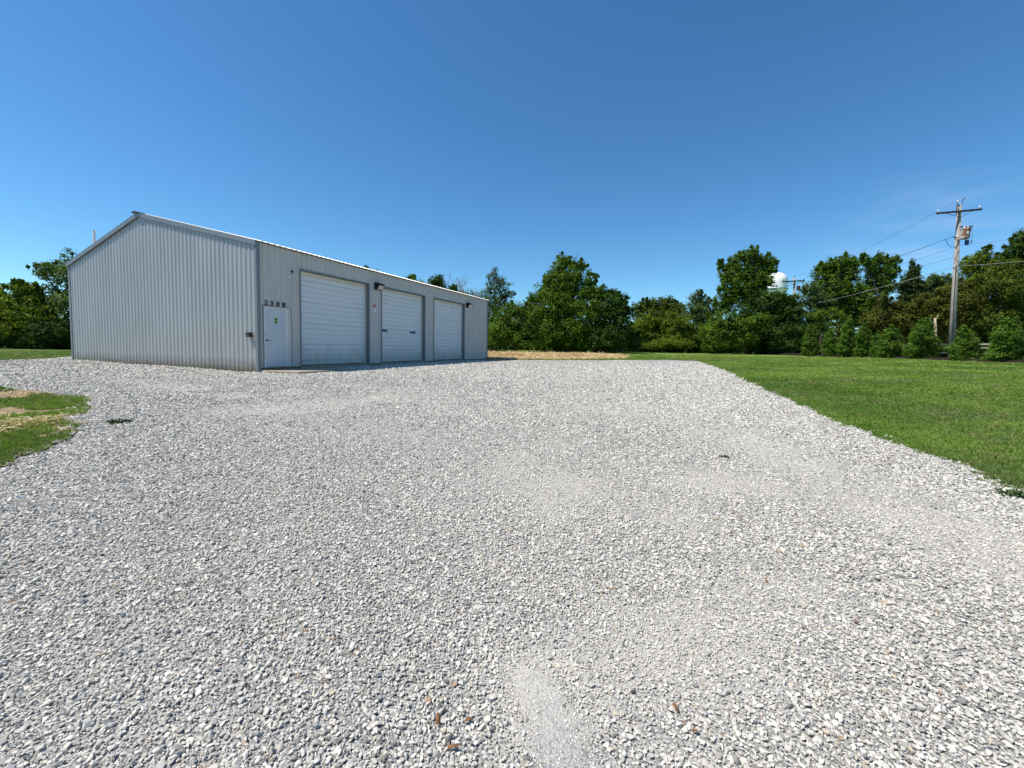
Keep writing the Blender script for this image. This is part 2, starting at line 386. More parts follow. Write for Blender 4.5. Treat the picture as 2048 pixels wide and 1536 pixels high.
def seg(x, y, P, w):                                         # closeness to a ground polyline
    d = np.full(len(x), 1e9)
    for (ax, ay), (bx, by) in zip(P, P[1:]):
        t = np.clip(((x-ax)*(bx-ax)+(y-ay)*(by-ay))/((bx-ax)**2+(by-ay)**2), 0, 1); d = np.minimum(d, np.hypot(x-ax-t*(bx-ax), y-ay-t*(by-ay)))
    return np.clip(1.35-d/w, 0, 1)
TR = None
def fines(x, y):                                             # 0..1 where wheels have ground the stone to fines
    global TR
    if TR is None: TR = [pp((1130, 1536), (1100, 1440), (1060, 1370)), pp((500, 822), (640, 808), (760, 796)), pp((2048, 1120), (1700, 985), (1470, 870)), pp((620, 850), (820, 870)), pp((1000, 960), (1060, 900)), pp((1560, 1180), (1400, 1290), (1230, 1330)), pp((330, 765), (150, 760))]
    n = .5*vnoise(x, y, .5, 3)+.3*vnoise(x, y, 1.3, 4)+.2*vnoise(x, y, 3.5, 5)
    f = np.clip((n-.60)*4, 0, .6); e = .55+.9*(.5*vnoise(x, y, 2.2, 6)+.5*vnoise(x, y, 6, 7))
    for P, w, a in zip(TR, (.13, 1.0, .7, .8, .5, .35, .9), (.95, .55, .42, .25, .22, .32, .45)): f = np.maximum(f, seg(x, y, P, w)*a*e)
    return np.clip(f, 0, 1)
G_R = pp((2048, 985), (1900, 925), (1800, 893), (1700, 855), (1600, 812), (1520, 775), (1440, 738), (1412, 727), (1395, 722), (1330, 720), (1250, 720.5), (1150, 720.5), (1050, 720.5))
gravel_poly = [(8.5, -9), (7.0, -2), (6.2, 2.5)]+G_R+[(-1.2, 32.5), (-8, 36), (-22, 33), (-26, 24)]+pp((60, 720), (0, 721))+[(-36, 19.5), (-42, 10), (-40, -9)]
GB = sheet('gravel', gravel_poly, MT['gravel'], .015, .3, .3, .045, 'pale crushed limestone gravel lot in front of the metal building', dust=True)
patch_poly = [(-30, 11.5)]+pp((0, 778), (60, 786), (110, 794), (175, 800), (165, 812), (180, 830), (110, 838), (150, 868), (125, 884), (70, 906), (0, 944))+[(-16, 2.5), (-32, 5)]
PB = sheet('dirt_patch', patch_poly, MT['dirt'], .03, .25, .4, .05, 'bare dirt with straw at the left edge of the gravel')
straw_poly = [(-3, 33)]+pp((980, 722), (1050, 720), (1150, 720), (1248, 718.5), (1256, 713), (1200, 709.5), (1100, 706.5), (985, 705))+[(-3, 43)]
SB = sheet('straw_bed', straw_poly, MT['straw'], .035, .4, .7, .12, 'golden straw mulch strip beyond the gravel beside the building')
bare_poly = pp((1335, 716.5), (1348, 712.5), (1400, 713.5), (1432, 716), (1412, 722), (1392, 719))
sheet('bare_dirt', bare_poly, MT['dirt'], .03, .3, .5, .08, 'small bare earth patch at the far corner of the gravel')
mulch_poly = [(31.6, 22), (33.0, 27), (33.4, 34), (33.8, 42), (35, 60), (37.2, 60), (36.2, 42), (35.8, 34), (35.6, 27), (34.2, 14), (30.0, 14)]
mulch_poly = [(31.0, 16), (31.9, 24), (32.3, 30), (32.8, 40), (33.4, 56), (36.0, 56), (35.6, 40), (35.4, 30), (35.2, 24), (35.0, 16)]
sheet('mulch_bed', mulch_poly, MT['mulch'], .03, .5, .6, .08, 'dark mulch strip under the row of small evergreens', mound=.24)
road_poly = [(36.8, -5), (37.2, 20), (37.4, 40), (38, 75), (43.5, 75), (43, 40), (42.6, 20), (42, -5)]
sheet('road', road_poly, MT['road'], .02, 1., 1., .0, 'pale concrete road behind the row of evergreens')

# ------------------------------------------------------------------ building
C0 = np.array([-8.895, 14.389, 0.]); YAW = .39
F = np.array([math.sin(YAW), math.cos(YAW), 0]); G = np.array([-math.cos(YAW), math.sin(YAW), 0]); Z = np.array([0, 0, 1.])
NF = -G; NG = -F                                              # outward normals of front and gable walls
W_, L_, HE, HR, RX = 12.59, 18.34, 4.40, 6.06, 6.87
shed = empty('metal_building', C0, 'long ribbed metal shed with three white overhead doors and the number 2308', 'building')
def ribbed(name, O, U, Vd, N, u0, u1, prof, period, bot, top, mat, parent, opens=()):
    us = []
    k = 0
    while u0+k*period < u1:
        for du, h in prof:
            u = u0+k*period+du
            if u < u1: us.append((u, h))
        k += 1
    us.append((u1, us[-1][1]))
    for a, b, _, _ in opens:
        for q in (a, b):
            if not any(abs(q-u) < 1e-3 for u, _ in us):
                hh = [h for u, h in us if u < q][-1]; us.append((q-1e-3, hh)); us.append((q+1e-3, hh))
    us.sort(); mb = MB()
    for (ua, ha), (ub, hb) in zip(us, us[1:]):
        if ub-ua < 1e-5: continue
        m = (ua+ub)/2; segs = [(bot, top)]
        for a, b, z0, z1_ in opens:
            if a < m < b:
                segs = [(bot, lambda u, z0=z0: z0)] if z0 > 0.05 else []
                segs += [(lambda u, z1_=z1_: z1_, top)]
        for lo, hi in segs:
            P = [O+U*ua+N*ha+Vd*lo(ua), O+U*ub+N*hb+Vd*lo(ub), O+U*ub+N*hb+Vd*hi(ub), O+U*ua+N*ha+Vd*hi(ua)]
            mb.add(P, [(0, 1, 2, 3)])
    o = mb.obj(name, mat, parent); return o
prof_g = [(0, 0), (.045, 0), (.105, .027), (.160, .027), (.185, 0)]
prof_f = [(0, 0), (.19, 0), (.199, .016), (.218, .016), (.227, 0)]
roofz = lambda u: HE+(HR-HE)*(u/RX) if u < RX else HR-(HR-HE)*((u-RX)/(W_-RX))
gb = lambda u: z1(*(C0+G*u+NG*.05)[:2])-.02
ribbed('gable_wall', C0, G, Z, NG, .0, W_, prof_g, .236, gb, lambda u: roofz(u)-.02, MT['gable'], shed)
doors = [(1.75, 5.50), (6.40, 10.06), (11.03, 14.72)]; HD = 3.72; ED = (.195, 1.265, 0, 2.18)
ribbed('front_wall', C0, F, Z, NF, .0, L_, prof_f, .2305, lambda u: 0., lambda u: HE, MT['front'], shed, [(a, b, 0, HD) for a, b in doors]+[ED])
ribbed('back_wall', C0+G*W_, F, Z, G, .0, L_, prof_f, .2305, lambda u: 0., lambda u: HE, MT['front'], shed)
ribbed('far_wall', C0+F*L_, G, Z, F, .0, W_, prof_g, .236, lambda u: -.3, lambda u: roofz(u)-.02, MT['gable'], shed)
# foundation
MB().box(C0+F*.03+G*.03-Z*.5, F*(L_-.06), G*(W_-.06), Z*.497).obj('foundation', MT['slabedge'], shed)
# roof
OV = .14
s1 = (HR-HE)/RX; n1 = np.cross(F, G*1.0+Z*s1); n1 = n1/np.linalg.norm(n1); n1 = n1*np.sign(n1[2])
sl1 = G*1.0+Z*s1
prof_r = [(0, 0), (.17, 0), (.19, .03), (.21, .03), (.23, 0)]
ribbed('roof_slope', C0-G*OV-Z*s1*OV+Z*(HE+.02), F, sl1, n1, -.1, L_+.1, prof_r, .2305*1, lambda u: 0., lambda u: RX+OV, MT['roof'], shed)
s2 = (HR-HE)/(W_-RX); sl2 = -G+Z*s2; n2 = np.array([G[0]*s2, G[1]*s2, 1.]); n2 /= np.linalg.norm(n2)
ribbed('roof_slope', C0+G*(W_+OV)-Z*s2*OV+Z*(HE+.02), F, sl2, n2, -.1, L_+.1, prof_r, .2305, lambda u: 0., lambda u: W_-RX+OV, MT['roof'], shed)
mb = MB()
Rg = C0+G*RX+Z*(HR+.045)
for (d, s) in ((-G, s1), (G, s2)):
    q = d*.2-Z*s*.2; mb.add([Rg-F*.2, Rg+F*(L_+.2), Rg+F*(L_+.2)+q, Rg-F*.2+q], [(0, 1, 2, 3)])
    mb.add([Rg-F*.2+Z*.006, Rg+F*(L_+.2)+Z*.006, Rg+F*(L_+.2)+q+Z*.006, Rg-F*.2+q+Z*.006], [(3, 2, 1, 0)])
mb.obj('ridge_cap', MT['rake'], shed)
# rake trims (gable end), eave trim, corner trims
for end, N_ in ((C0, NG), (C0+F*L_, F)):
    for k, (a, b) in enumerate(((-.06, RX), (W_+.06, RX))):
        A = end+G*a+Z*(roofz(max(0, min(W_, a)))-(.02 if k == 0 else .02)); B = end+G*b+Z*HR
        mb = MB(); mb.box(A-Z*.15+N_*.036, B-A, Z*.175, N_*.06); mb.obj('rake_trim', MT['rake'], shed, bevel=.006)
MB().box(C0-F*.08+NF*.02+Z*(HE-.04), F*(L_+.16), NF*.05, Z*.045).obj('eave_trim', MT['rake'], shed)
for P, a, b, m in ((C0, NF, F, MT['trim']), (C0+F*L_, NF, -F, MT['rake'])):
    MB().box(P+a*.018+b*(-.04)-Z*.16, b*.13, a*.01, Z*(HE+.13)).obj('corner_trim', m, shed)
MB().box(C0+NG*.033+NF*.028-Z*.19, G*.12, NG*.012, Z*(HE+.16)).obj('corner_trim', MT['rake'], shed)
MB().box(C0+G*W_+NG*.033+G*.03-Z*.08, -G*.14, NG*.012, Z*(HE+.04)).obj('corner_trim', MT['rake'], shed)
# overhead doors
REC = .2
for i, (a, b) in enumerate(doors):
    lab = ['overhead door with dents and grime near its foot', 'overhead door with two blue lift handles', 'overhead door farthest from the entry door'][i]
    A = C0+F*a; wdt = b-a; bot = .02
    inset = .055
    d0 = C0+F*(a+inset)-NF*REC
    n = 17; hh = (HD-.16)/n; mb = MB()
    wd = wdt-2*inset
    for k in range(n):
        z0 = bot+k*hh; g = .009 if k % 4 else .016; dep = .022 if k % 4 else .032
        pr = [(z0, -dep), (z0+g, -dep), (z0+g+.001, 0), (z0+hh-.001, 0), (z0+hh, -dep)]
        sag = 0
        for (za, ha), (zb, hb) in zip(pr, pr[1:]):
            mb.add([d0+NF*ha+Z*za, d0+F*wd+NF*ha+Z*za, d0+F*wd+NF*hb+Z*zb, d0+NF*hb+Z*zb], [(0, 1, 2, 3)])
    do = mb.obj('overhead_door', MT['door'], shed); do['label'] = 'white '+lab
    mj = MB()
    for k in range(1, n): mj.box(d0+NF*-.006+Z*(bot+k*hh), F*wd, NF*.004, Z*(.016 if k % 4 else .024))
    mj.obj('panel_joints', MT['seam'], do)
    MB().box(d0+Z*(HD-.14-.0)+NF*.012, F*wd, NF*.05, Z*.125).obj('top_seal', MT['cream'], do)
    MB().box(d0+Z*.0+NF*.004, F*wd, NF*.02, Z*.03).obj('bottom_seal', MT['black'], do)
    for q_ in (d0-F*.05, d0+F*wd): MB().box(q_, F*.05, NF*.03, Z*(HD-.015)).obj('side_seal', MT['cream'], do)
    m3 = MB()
    m3.box(A-NF*REC, F*.004, NF*(REC+.02), Z*HD); m3.box(C0+F*b-NF*REC, -F*.004, NF*(REC+.02), Z*HD); m3.box(A+F*.005-NF*REC+Z*(HD-.004), F*(wdt-.01), NF*(REC+.02), Z*.004)
    m3.box(A-F*.05+NF*.02, F*.05, NF*.008, Z*(HD+.05)); m3.box(C0+F*b+NF*.02, F*.05, NF*.008, Z*(HD+.05)); m3.box(A+NF*.02+Z*HD, F*wdt, NF*.008, Z*.05)
    m3.obj('door_trim', MT['trim'], do)
    MB().box(A-NF*(REC+.05)-Z*.1, F*wdt, NF*(REC+.07), Z*.103).obj('door_sill', MT['concrete'], do)
    if i == 1:
        for (u, zz) in ((6.53, 1.56), (8.92, 1.56)):
            h_ = MB(); h_.box(C0+F*u-NF*(REC-.006)+Z*zz, F*.52, NF*.02, Z*.11); h_.box(C0+F*(u+.03)-NF*(REC-.026)+Z*(zz+.01), F*.46, NF*.008, Z*.03); h_.obj('lift_handle', MT['navy'], do)
    if i == 0:
        for k, (u, zz, ww) in enumerate(((1.84, .63, .55), (1.84, .21, .9))):
            MB().box(C0+F*u-NF*(REC-.003)+Z*zz, F*ww, NF*.004, Z*.012).obj('dent', MT['seam'], do)
# entry door
fr = MB(); a, b, _, ht = ED
fr.box(C0+F*a-NF*.07, F*.05, NF*.1, Z*ht); fr.box(C0+F*(b-.05)-NF*.07, F*.05, NF*.1, Z*ht); fr.box(C0+F*(a+.05)-NF*.07+Z*(ht-.05), F*(b-a-.1), NF*.1, Z*.05)
fr.box(C0+F*(b-.16)-NF*.07, F*.11, NF*.045, Z*(ht-.05))
eo = fr.obj('door_frame', MT['frame'], shed)
tr = MB(); tr.box(C0+F*(a-.025)+NF*.018, F*.025, NF*.016, Z*(ht+.025)); tr.box(C0+F*b+NF*.018, F*.025, NF*.016, Z*(ht+.025)); tr.box(C0+F*a+NF*.018+Z*ht, F*(b-a), NF*.016, Z*.025)
tr.obj('frame_trim', MT['trim'], eo)
ed = MB().box(C0+F*(a+.053)-NF*.06+Z*.03, F*(b-a-.218), NF*.045, Z*(ht-.085)).obj('entry_door', MT['entry'], shed, bevel=.003)
MB().box(C0+F*(a+.05)-NF*.07, F*(b-a-.1), NF*.12, Z*.025).obj('threshold', MT['steel'], ed)
hd = MB(); q = C0+F*(a+.12)-NF*.015+Z*.98
hd.tube([q, q+NF*.012], .032, 14); hd.tube([q+NF*.012, q+NF*.055], .011, 8); hd.tube([q+NF*.05, q+NF*.055+F*.12-Z*.005], .010, 8); hd.obj('lever_handle', MT['black'], ed)
q = C0+F*(a+.11)-NF*.015+Z*1.16; MB().tube([q, q+NF*.015], .026, 12).obj('deadbolt', MT['steel'], ed)
st = MB(); q = C0+F*.62-NF*.0145+Z*1.60
st.box(q, F*.13, NF*.002, Z*.20); so_ = st.obj('sticker', MT['green'], ed)
l_ = MB()
for (u, z_, w, h_) in ((.0, .0, .018, .20), (.018, .09, .07, .02), (.03, .155, .05, .012), (.04, .035, .045, .02), (.105, .05, .012, .06)): l_.box(q+F*u+Z*z_+NF*.002, F*w, NF*.001, Z*h_)
l_.obj('sticker_print', MT['lime'], so_)
# numbers
def text_mesh(ch, size, ext, offs):
    cu = bpy.data.curves.new('txt', 'FONT'); cu.body = ch; cu.size = size; cu.extrude = ext; cu.offset = offs; cu.align_x = 'CENTER'
    o = bpy.data.objects.new('txt', cu); COL.objects.link(o); dg = bpy.context.evaluated_depsgraph_get(); dg.update()
    me = o.evaluated_get(dg).to_mesh(); V = np.array([v.co[:] for v in me.vertices]); Fc = [tuple(p.vertices) for p in me.polygons]
    o.evaluated_get(dg).to_mesh_clear(); bpy.data.objects.remove(o); return V, Fc
for ch, u in (('2', .30), ('3', .52), ('0', .76), ('8', 1.00)):
    V, Fc = text_mesh(ch, .24, .008, .003)
    P = [C0+F*(u+v[0]*1.08)+Z*(2.225+v[1])+NF*(.03+v[2]) for v in V]
    o = mesh_obj('house_number', P, Fc, MT['black'], shed); o['label'] = 'black digit '+ch
# wall lights
for (u, zz) in ((6.06, 3.70), (15.12, 3.72)):
    O = C0+F*u+NF*.016+Z*zz
    b_ = MB(); w = .20
    P = []
    for s in (-1, 1):
        P += [O+F*w*s-Z*.17, O+F*w*s+Z*.15, O+F*w*s+Z*.16+NF*.14, O+F*w*s+Z*.11+NF*.29, O+F*w*s+Z*.05+NF*.31, O+F*w*s-Z*.17+NF*.13]
    b_.add(P, [(0,1,2,3,4,5)[::1], (11,10,9,8,7,6), (0,6,7,1), (1,7,8,2), (2,8,9,3), (3,9,10,4), (4,10,11,5), (5,11,6,0)])
    wl_ = b_.obj('wall_light', MT['black'], shed, bevel=.01)
    A = O-Z*.17+NF*.13; B = O+Z*.05+NF*.31; dn = np.cross(F, B-A); dn /= np.linalg.norm(dn); dn *= -np.sign(dn[2])
    MB().box(A+(B-A)*.12-F*(w-.035)+dn*.004, F*(2*w-.07), (B-A)*.76, dn*.01).obj('lens', MT['glass'], wl_)
    MB().tube([O-Z*.13+NF*.03, O-Z*.19+NF*.03], .02, 8).obj('conduit', MT['black'], wl_)
# camera
q = C0+F*1.26+Z*3.58+NF*.016
cm = MB().tube([q, q+NF*.05], .05, 16).obj('security_camera', MT['white'], shed)
MB().tube([q+NF*.045-Z*.0+F*.03, q+NF*.10+F*.07-Z*.02], [.042, .045], 16).obj('camera_lens', MT['black'], cm)
MB().box(q-F*.04-Z*.26, F*.07, NF*.025, Z*.09).obj('sensor_box', MT['white'], cm)
# warning sign
q = C0+F*5.74+Z*2.46+NF*.020
sg = MB().box(q, F*.22, NF*.004, Z*.36).obj('warning_sign', MT['white'], shed)
MB().box(q+Z*.23+NF*.004, F*.22, NF*.002, Z*.13).obj('sign_header', MT['red'], sg)
m_ = MB(); m_.box(q+Z*.17+F*.08+NF*.004, F*.07, NF*.002, Z*.05); m_.box(q+Z*.245+F*.095+NF*.006, F*.03, NF*.001, Z*.03)
for k in range(3): m_.box(q+Z*(.12-.04*k)+F*.03+NF*.004, F*(.16-.02*k), NF*.001, Z*.010)
m_.obj('sign_print', MT['black'], sg)
MB().box(q+Z*.29+F*.04+NF*.006, F*.14, NF*.001, Z*.025).obj('sign_lettering', MT['white'], sg)
# box on gable
q = C0+G*.25+NG*.033+Z*1.08
eb = MB().box(q, G*.2, NG*.12, Z*.165).obj('junction_box', MT['black'], shed, bevel=.008)
MB().box(q+G*.15+NG*.12+Z*.03, G*.018, NG*.003, Z*.018).obj('indicator', MT['white'], eb)
# door slab
def fp(u, o, z): return C0+F*u+NF*o+Z*z
mb = MB(); base = [fp(-.02, .03, 0), fp(3.9, .03, 0), fp(2.2, 1.9, 0), fp(.1, 1.75, 0)]
base = [fp(.02, .035, 0), fp(3.3, .035, 0), fp(2.45, 1.98, 0), fp(.12, 1.80, 0)]
top = [p-Z*.075 for p in base]; bt = [p-Z*.42 for p in base]
mb.add(top, [(0, 3, 2, 1)]); so2 = mesh_obj('doorstep_slab', top+bt, [(0,3,2,1),(4,5,6,7),(0,1,5,4),(1,2,6,5),(2,3,7,6),(3,0,4,7)], MT['concrete'])
tag(so2, 'low worn concrete slab outside the white entry door', 'slab')
m = so2.modifiers.new('bevel', 'BEVEL'); m.width = .015; m.segments = 2

# mast behind building
q = np.array([-23.2*22/23, 22, 0]); q = at(190, 485, 22); q[2] = z1(q[0], q[1])
top = at(187.5, 460, 22)
m_ = empty('mast', q, 'plain white mast rising behind the left roof slope', 'mast')
MB().tube([q-Z*.1, [top[0], top[1], top[2]]], [.075, .065], 12).obj('shaft', MT['white'], m_)
MB().tube([q-Z*.1, q+Z*.25], [.16, .13], 12).obj('base_collar', MT['concrete'], m_)

# ------------------------------------------------------------------ gravel stones
def stone_mesh(k):
    bm = bmesh.new(); r = random.Random(k+50)
    sc = Vector((r.uniform(.95, 1.3), r.uniform(.65, .95), r.uniform(.42, .72)))
    for _ in range(13 if k < 6 else 9):
        v = Vector((r.gauss(0, 1), r.gauss(0, 1), r.gauss(0, 1))).normalized()*r.uniform(.42, .56)
        bm.verts.new((v.x*sc.x, v.y*sc.y, v.z*sc.z))
    h = bmesh.ops.convex_hull(bm, input=bm.verts)
    bmesh.ops.delete(bm, geom=[v for v in bm.verts if not v.link_faces], context='VERTS')
    if k < 6: bmesh.ops.bevel(bm, geom=list(bm.edges), offset=.035, segments=1, affect='EDGES')
    bmesh.ops.recalc_face_normals(bm, faces=bm.faces)
    me = bpy.data.meshes.new('stone'); bm.to_mesh(me); bm.free(); me.materials.append(MT['stone']); return me
def gn_scatter(name, pts, rot, scl, idx, protos, label):
    me = bpy.data.meshes.new(name); me.vertices.add(len(pts)); me.vertices.foreach_set('co', pts.astype(np.float32).ravel())
    a = me.attributes.new('rot', 'FLOAT_VECTOR', 'POINT'); a.data.foreach_set('vector', rot.astype(np.float32).ravel())
    a = me.attributes.new('scl', 'FLOAT_VECTOR', 'POINT'); a.data.foreach_set('vector', scl.astype(np.float32).ravel())
    a = me.attributes.new('pick', 'INT', 'POINT'); a.data.foreach_set('value', idx.astype(np.int32))
    o = bpy.data.objects.new(name, me); COL.objects.link(o); tag(o, label, kind='stuff')
    col = bpy.data.collections.new(name+'_kinds')
    for i, pm in enumerate(protos):
        po = bpy.data.objects.new('%s_kind_%02d' % (name, i), pm); col.objects.link(po)
    ng = bpy.data.node_groups.new(name+'_scatter', 'GeometryNodeTree')
    ng.interface.new_socket('Geometry', in_out='INPUT', socket_type='NodeSocketGeometry'); ng.interface.new_socket('Geometry', in_out='OUTPUT', socket_type='NodeSocketGeometry')
    N = ng.nodes; gi = N.new('NodeGroupInput'); go = N.new('NodeGroupOutput'); iop = N.new('GeometryNodeInstanceOnPoints'); ci = N.new('GeometryNodeCollectionInfo')
    ci.inputs['Collection'].default_value = col; ci.inputs['Separate Children'].default_value = True; ci.inputs['Reset Children'].default_value = True
    iop.inputs['Pick Instance'].default_value = True
    def na(nm, ty):
        q = N.new('GeometryNodeInputNamedAttribute'); q.data_type = ty; q.inputs[0].default_value = nm; return next(s for s in q.outputs if s.enabled)
    e2r = N.new('FunctionNodeEulerToRotation')
    Lk = ng.links; Lk.new(gi.outputs[0], iop.inputs['Points']); Lk.new(ci.outputs[0], iop.inputs['Instance']); Lk.new(na('pick', 'INT'), iop.inputs['Instance Index'])
    Lk.new(na('rot', 'FLOAT_VECTOR'), e2r.inputs[0]); Lk.new(e2r.outputs[0], iop.inputs['Rotation']); Lk.new(na('scl', 'FLOAT_VECTOR'), iop.inputs['Scale']); Lk.new(iop.outputs[0], go.inputs[0])
    md = o.modifiers.new('scatter', 'NODES'); md.node_group = ng
    return o
def polar_points(r0, r1, spacing, half):                     # jittered rings with spacing(r), inside the view's wedge and a margin
    out = []; r = r0
    while r < r1:
        s = spacing(r); n = int(2*half*r/s); th = (np.arange(n)+rng.uniform(0, 1))*s/r-half
        rr = r+rng.uniform(-.5, .5, n)*s*.95; th = th+rng.uniform(-.5, .5, n)*s/r*.95
        out.append(np.column_stack([rr*np.sin(th), rr*np.cos(th), np.full(n, s)])); r += s*.92
    return np.concatenate(out)
pts = polar_points(.55, 31, lambda r: min(.046, .0122+max(0, r-2.2)*.0018), R(66))
ex_ = polar_points(.55, 5.0, lambda r: .0075+max(0, r-2)*.001, R(66)); ex_ = ex_[(fines(ex_[:, 0], ex_[:, 1]) > .25+.3*rng.random(len(ex_)))]; ex_[:, 2] *= .95; pts = np.concatenate([pts, ex_]); nex = len(ex_)
x, y, s = pts.T
jx = x+rng.normal(0, .06, len(x)); jy = y+rng.normal(0, .06, len(x))
keep = inpoly(GB, jx, jy) & ~inpoly(PB, x+rng.normal(0, .14, len(x)), y+rng.normal(0, .14, len(x))) & (rng.random(len(x)) < np.clip((31-np.hypot(x, y))/12, .1, 1))
pts = pts[keep]; x, y, s = pts.T
fi = fines(x, y); n = len(x)
base = np.clip(rng.lognormal(0, .38, n), .45, 2.4)*s*1.12*(1-.5*fi)
drop = rng.random(n) < fi*.7; base = np.where(drop, base*.45, base)
lum = .010*(vnoise(x, y, 5, 11)+vnoise(x, y, 12, 12)-1)
z = zt(x, y)+.015+base*.12+rng.uniform(-.003, .0085, n)*(1-fi)+inpoly(PB, x, y)*.018
rot = np.column_stack([rng.normal(0, .38, n), rng.normal(0, .38, n), rng.uniform(0, 6.28, n)])
scl = base[:, None]*np.column_stack([rng.uniform(.85, 1.2, n), rng.uniform(.85, 1.15, n), rng.uniform(.8, 1.25, n)])
far = np.hypot(x, y) > 4.5
idx = np.where(far, rng.integers(6, 12, n), rng.integers(0, 6, n))
gn_scatter('gravel_stones', np.column_stack([x, y, z]), rot, scl, idx, [stone_mesh(k) for k in range(12)], 'loose pale limestone gravel stones covering the lot')
print('stones', n)

# ------------------------------------------------------------------ grass
def tuft_mesh(k, nb, h, w, spread):
    r = random.Random(900+k); V = []; Fc = []
    for _ in range(nb):
        a = r.uniform(0, 6.28); d = r.uniform(0, spread); x0, y0 = d*math.cos(a), d*math.sin(a)
        b = r.uniform(0, 6.28); hh = h*r.uniform(.6, 1.2); ln = hh*r.uniform(.1, .7); wx, wy = math.cos(b+1.57)*w/2, math.sin(b+1.57)*w/2
        i = len(V)
        V += [(x0-wx, y0-wy, 0), (x0+wx, y0+wy, 0), (x0+wx*.8+ln*.3*math.cos(b), y0+wy*.8+ln*.3*math.sin(b), hh*.55), (x0-wx*.8+ln*.3*math.cos(b), y0-wy*.8+ln*.3*math.sin(b), hh*.55), (x0+ln*math.cos(b), y0+ln*math.sin(b), hh)]
        Fc += [(i, i+1, i+2, i+3), (i+3, i+2, i+4)]
    me = bpy.data.meshes.new('tuft'); me.from_pydata(V, [], Fc); me.materials.append(MT['blade']); return me
gpts = polar_points(5.5, 48, lambda r: .0075*r, R(68)); x, y, s = gpts.T
onlawn = ~inpoly(GB, x+rng.normal(0, .07, len(x)), y+rng.normal(0, .07, len(x))) & ~inpoly(SB, x, y) & ~inpoly(mulch_poly, x, y) & ~inpoly(road_poly, x, y) & (((x-C0[0])*G[0]+(y-C0[1])*G[1] < -.2) | ((x-C0[0])*G[0]+(y-C0[1])*G[1] > W_+.3) | ((x-C0[0])*F[0]+(y-C0[1])*F[1] > L_+.3))
# left patch: clumps over dirt
inp = inpoly(PB, x, y)
pn = .6*vnoise(x, y, 1.1, 21)+.4*vnoise(x, y, 3., 22)
py_ = []
dgr = y-(-.0*x)
gmask = inp & ((pn > .60) | (inpoly(pp((-40, 772), (0, 778), (60, 786), (110, 794), (175, 800), (180, 830), (100, 842), (0, 838), (-40, 822)), x, y) & (pn > .36)) | (inpoly(pp((-40, 925), (0, 905), (60, 884), (150, 866), (125, 884), (70, 906), (0, 944), (-30, 960)), x, y) & (pn > .35)))
k = (onlawn & ~inp) | gmask
x, y, s = x[k], y[k], s[k]; n = len(x)
hsc = np.where(inpoly(PB, x, y), .9, .62)*rng.uniform(.7, 1.3, n)
sc = np.column_stack([s/.06, s/.06, hsc*(1+.02*np.hypot(x, y))])
rot = np.column_stack([rng.normal(0, .12, n), rng.normal(0, .12, n), rng.uniform(0, 6.28, n)])
gn_scatter('grass', np.column_stack([x, y, zt(x, y)+.01]), rot, sc, rng.integers(0, 6, n), [tuft_mesh(q, 26, .065, .007, .05) for q in range(6)], 'short mown grass blades of the lawn')
print('tufts', n)
# straw strands
def straw_mesh(k):
    r = random.Random(70+k); V = []; Fc = []
    for _ in range(14):
        a = r.uniform(0, 6.28); l = r.uniform(.08, .22); cx, cy = r.gauss(0, .1), r.gauss(0, .1); z0, z1_ = r.uniform(0, .03), r.uniform(0, .06); w = .004
        dx, dy = math.cos(a)*l/2, math.sin(a)*l/2; nx_, ny_ = -math.sin(a)*w, math.cos(a)*w; i = len(V)
        V += [(cx-dx-nx_, cy-dy-ny_, z0), (cx+dx-nx_, cy+dy-ny_, z1_), (cx+dx+nx_, cy+dy+ny_, z1_+.003), (cx-dx+nx_, cy-dy+ny_, z0+.003)]; Fc.append((i, i+1, i+2, i+3))
    me = bpy.data.meshes.new('straw'); me.from_pydata(V, [], Fc); me.materials.append(STRAW); return me
t_ = NT('straw_strand'); oi = t_.n.new('ShaderNodeObjectInfo'); STRAW = t_.set(t_.mix(oi.outputs['Random'], (.42, .29, .12), (.68, .54, .30)), .6)
A = polar_points(6, 16, lambda r: .12, R(68)); B = polar_points(31, 46, lambda r: .2, R(20)); 
a_ = inpoly(PB, A[:, 0], A[:, 1]) & (vnoise(A[:, 0], A[:, 1], .9, 31) > .68); b_ = inpoly(SB, B[:, 0], B[:, 1])
Q = np.concatenate([A[a_], B[b_]]); n = len(Q)
bigs = np.where(np.hypot(Q[:, 0], Q[:, 1]) > 25, 1.8, .8)
gn_scatter('straw', np.column_stack([Q[:, 0], Q[:, 1], zt(Q[:, 0], Q[:, 1])+.04]), np.column_stack([rng.normal(0, .15, n), rng.normal(0, .15, n), rng.uniform(0, 6.28, n)]), np.repeat(bigs[:, None], 3, 1)*rng.uniform(.7, 1.3, (n, 1)), rng.integers(0, 5, n), [straw_mesh(q) for q in range(5)], 'loose golden straw strands')

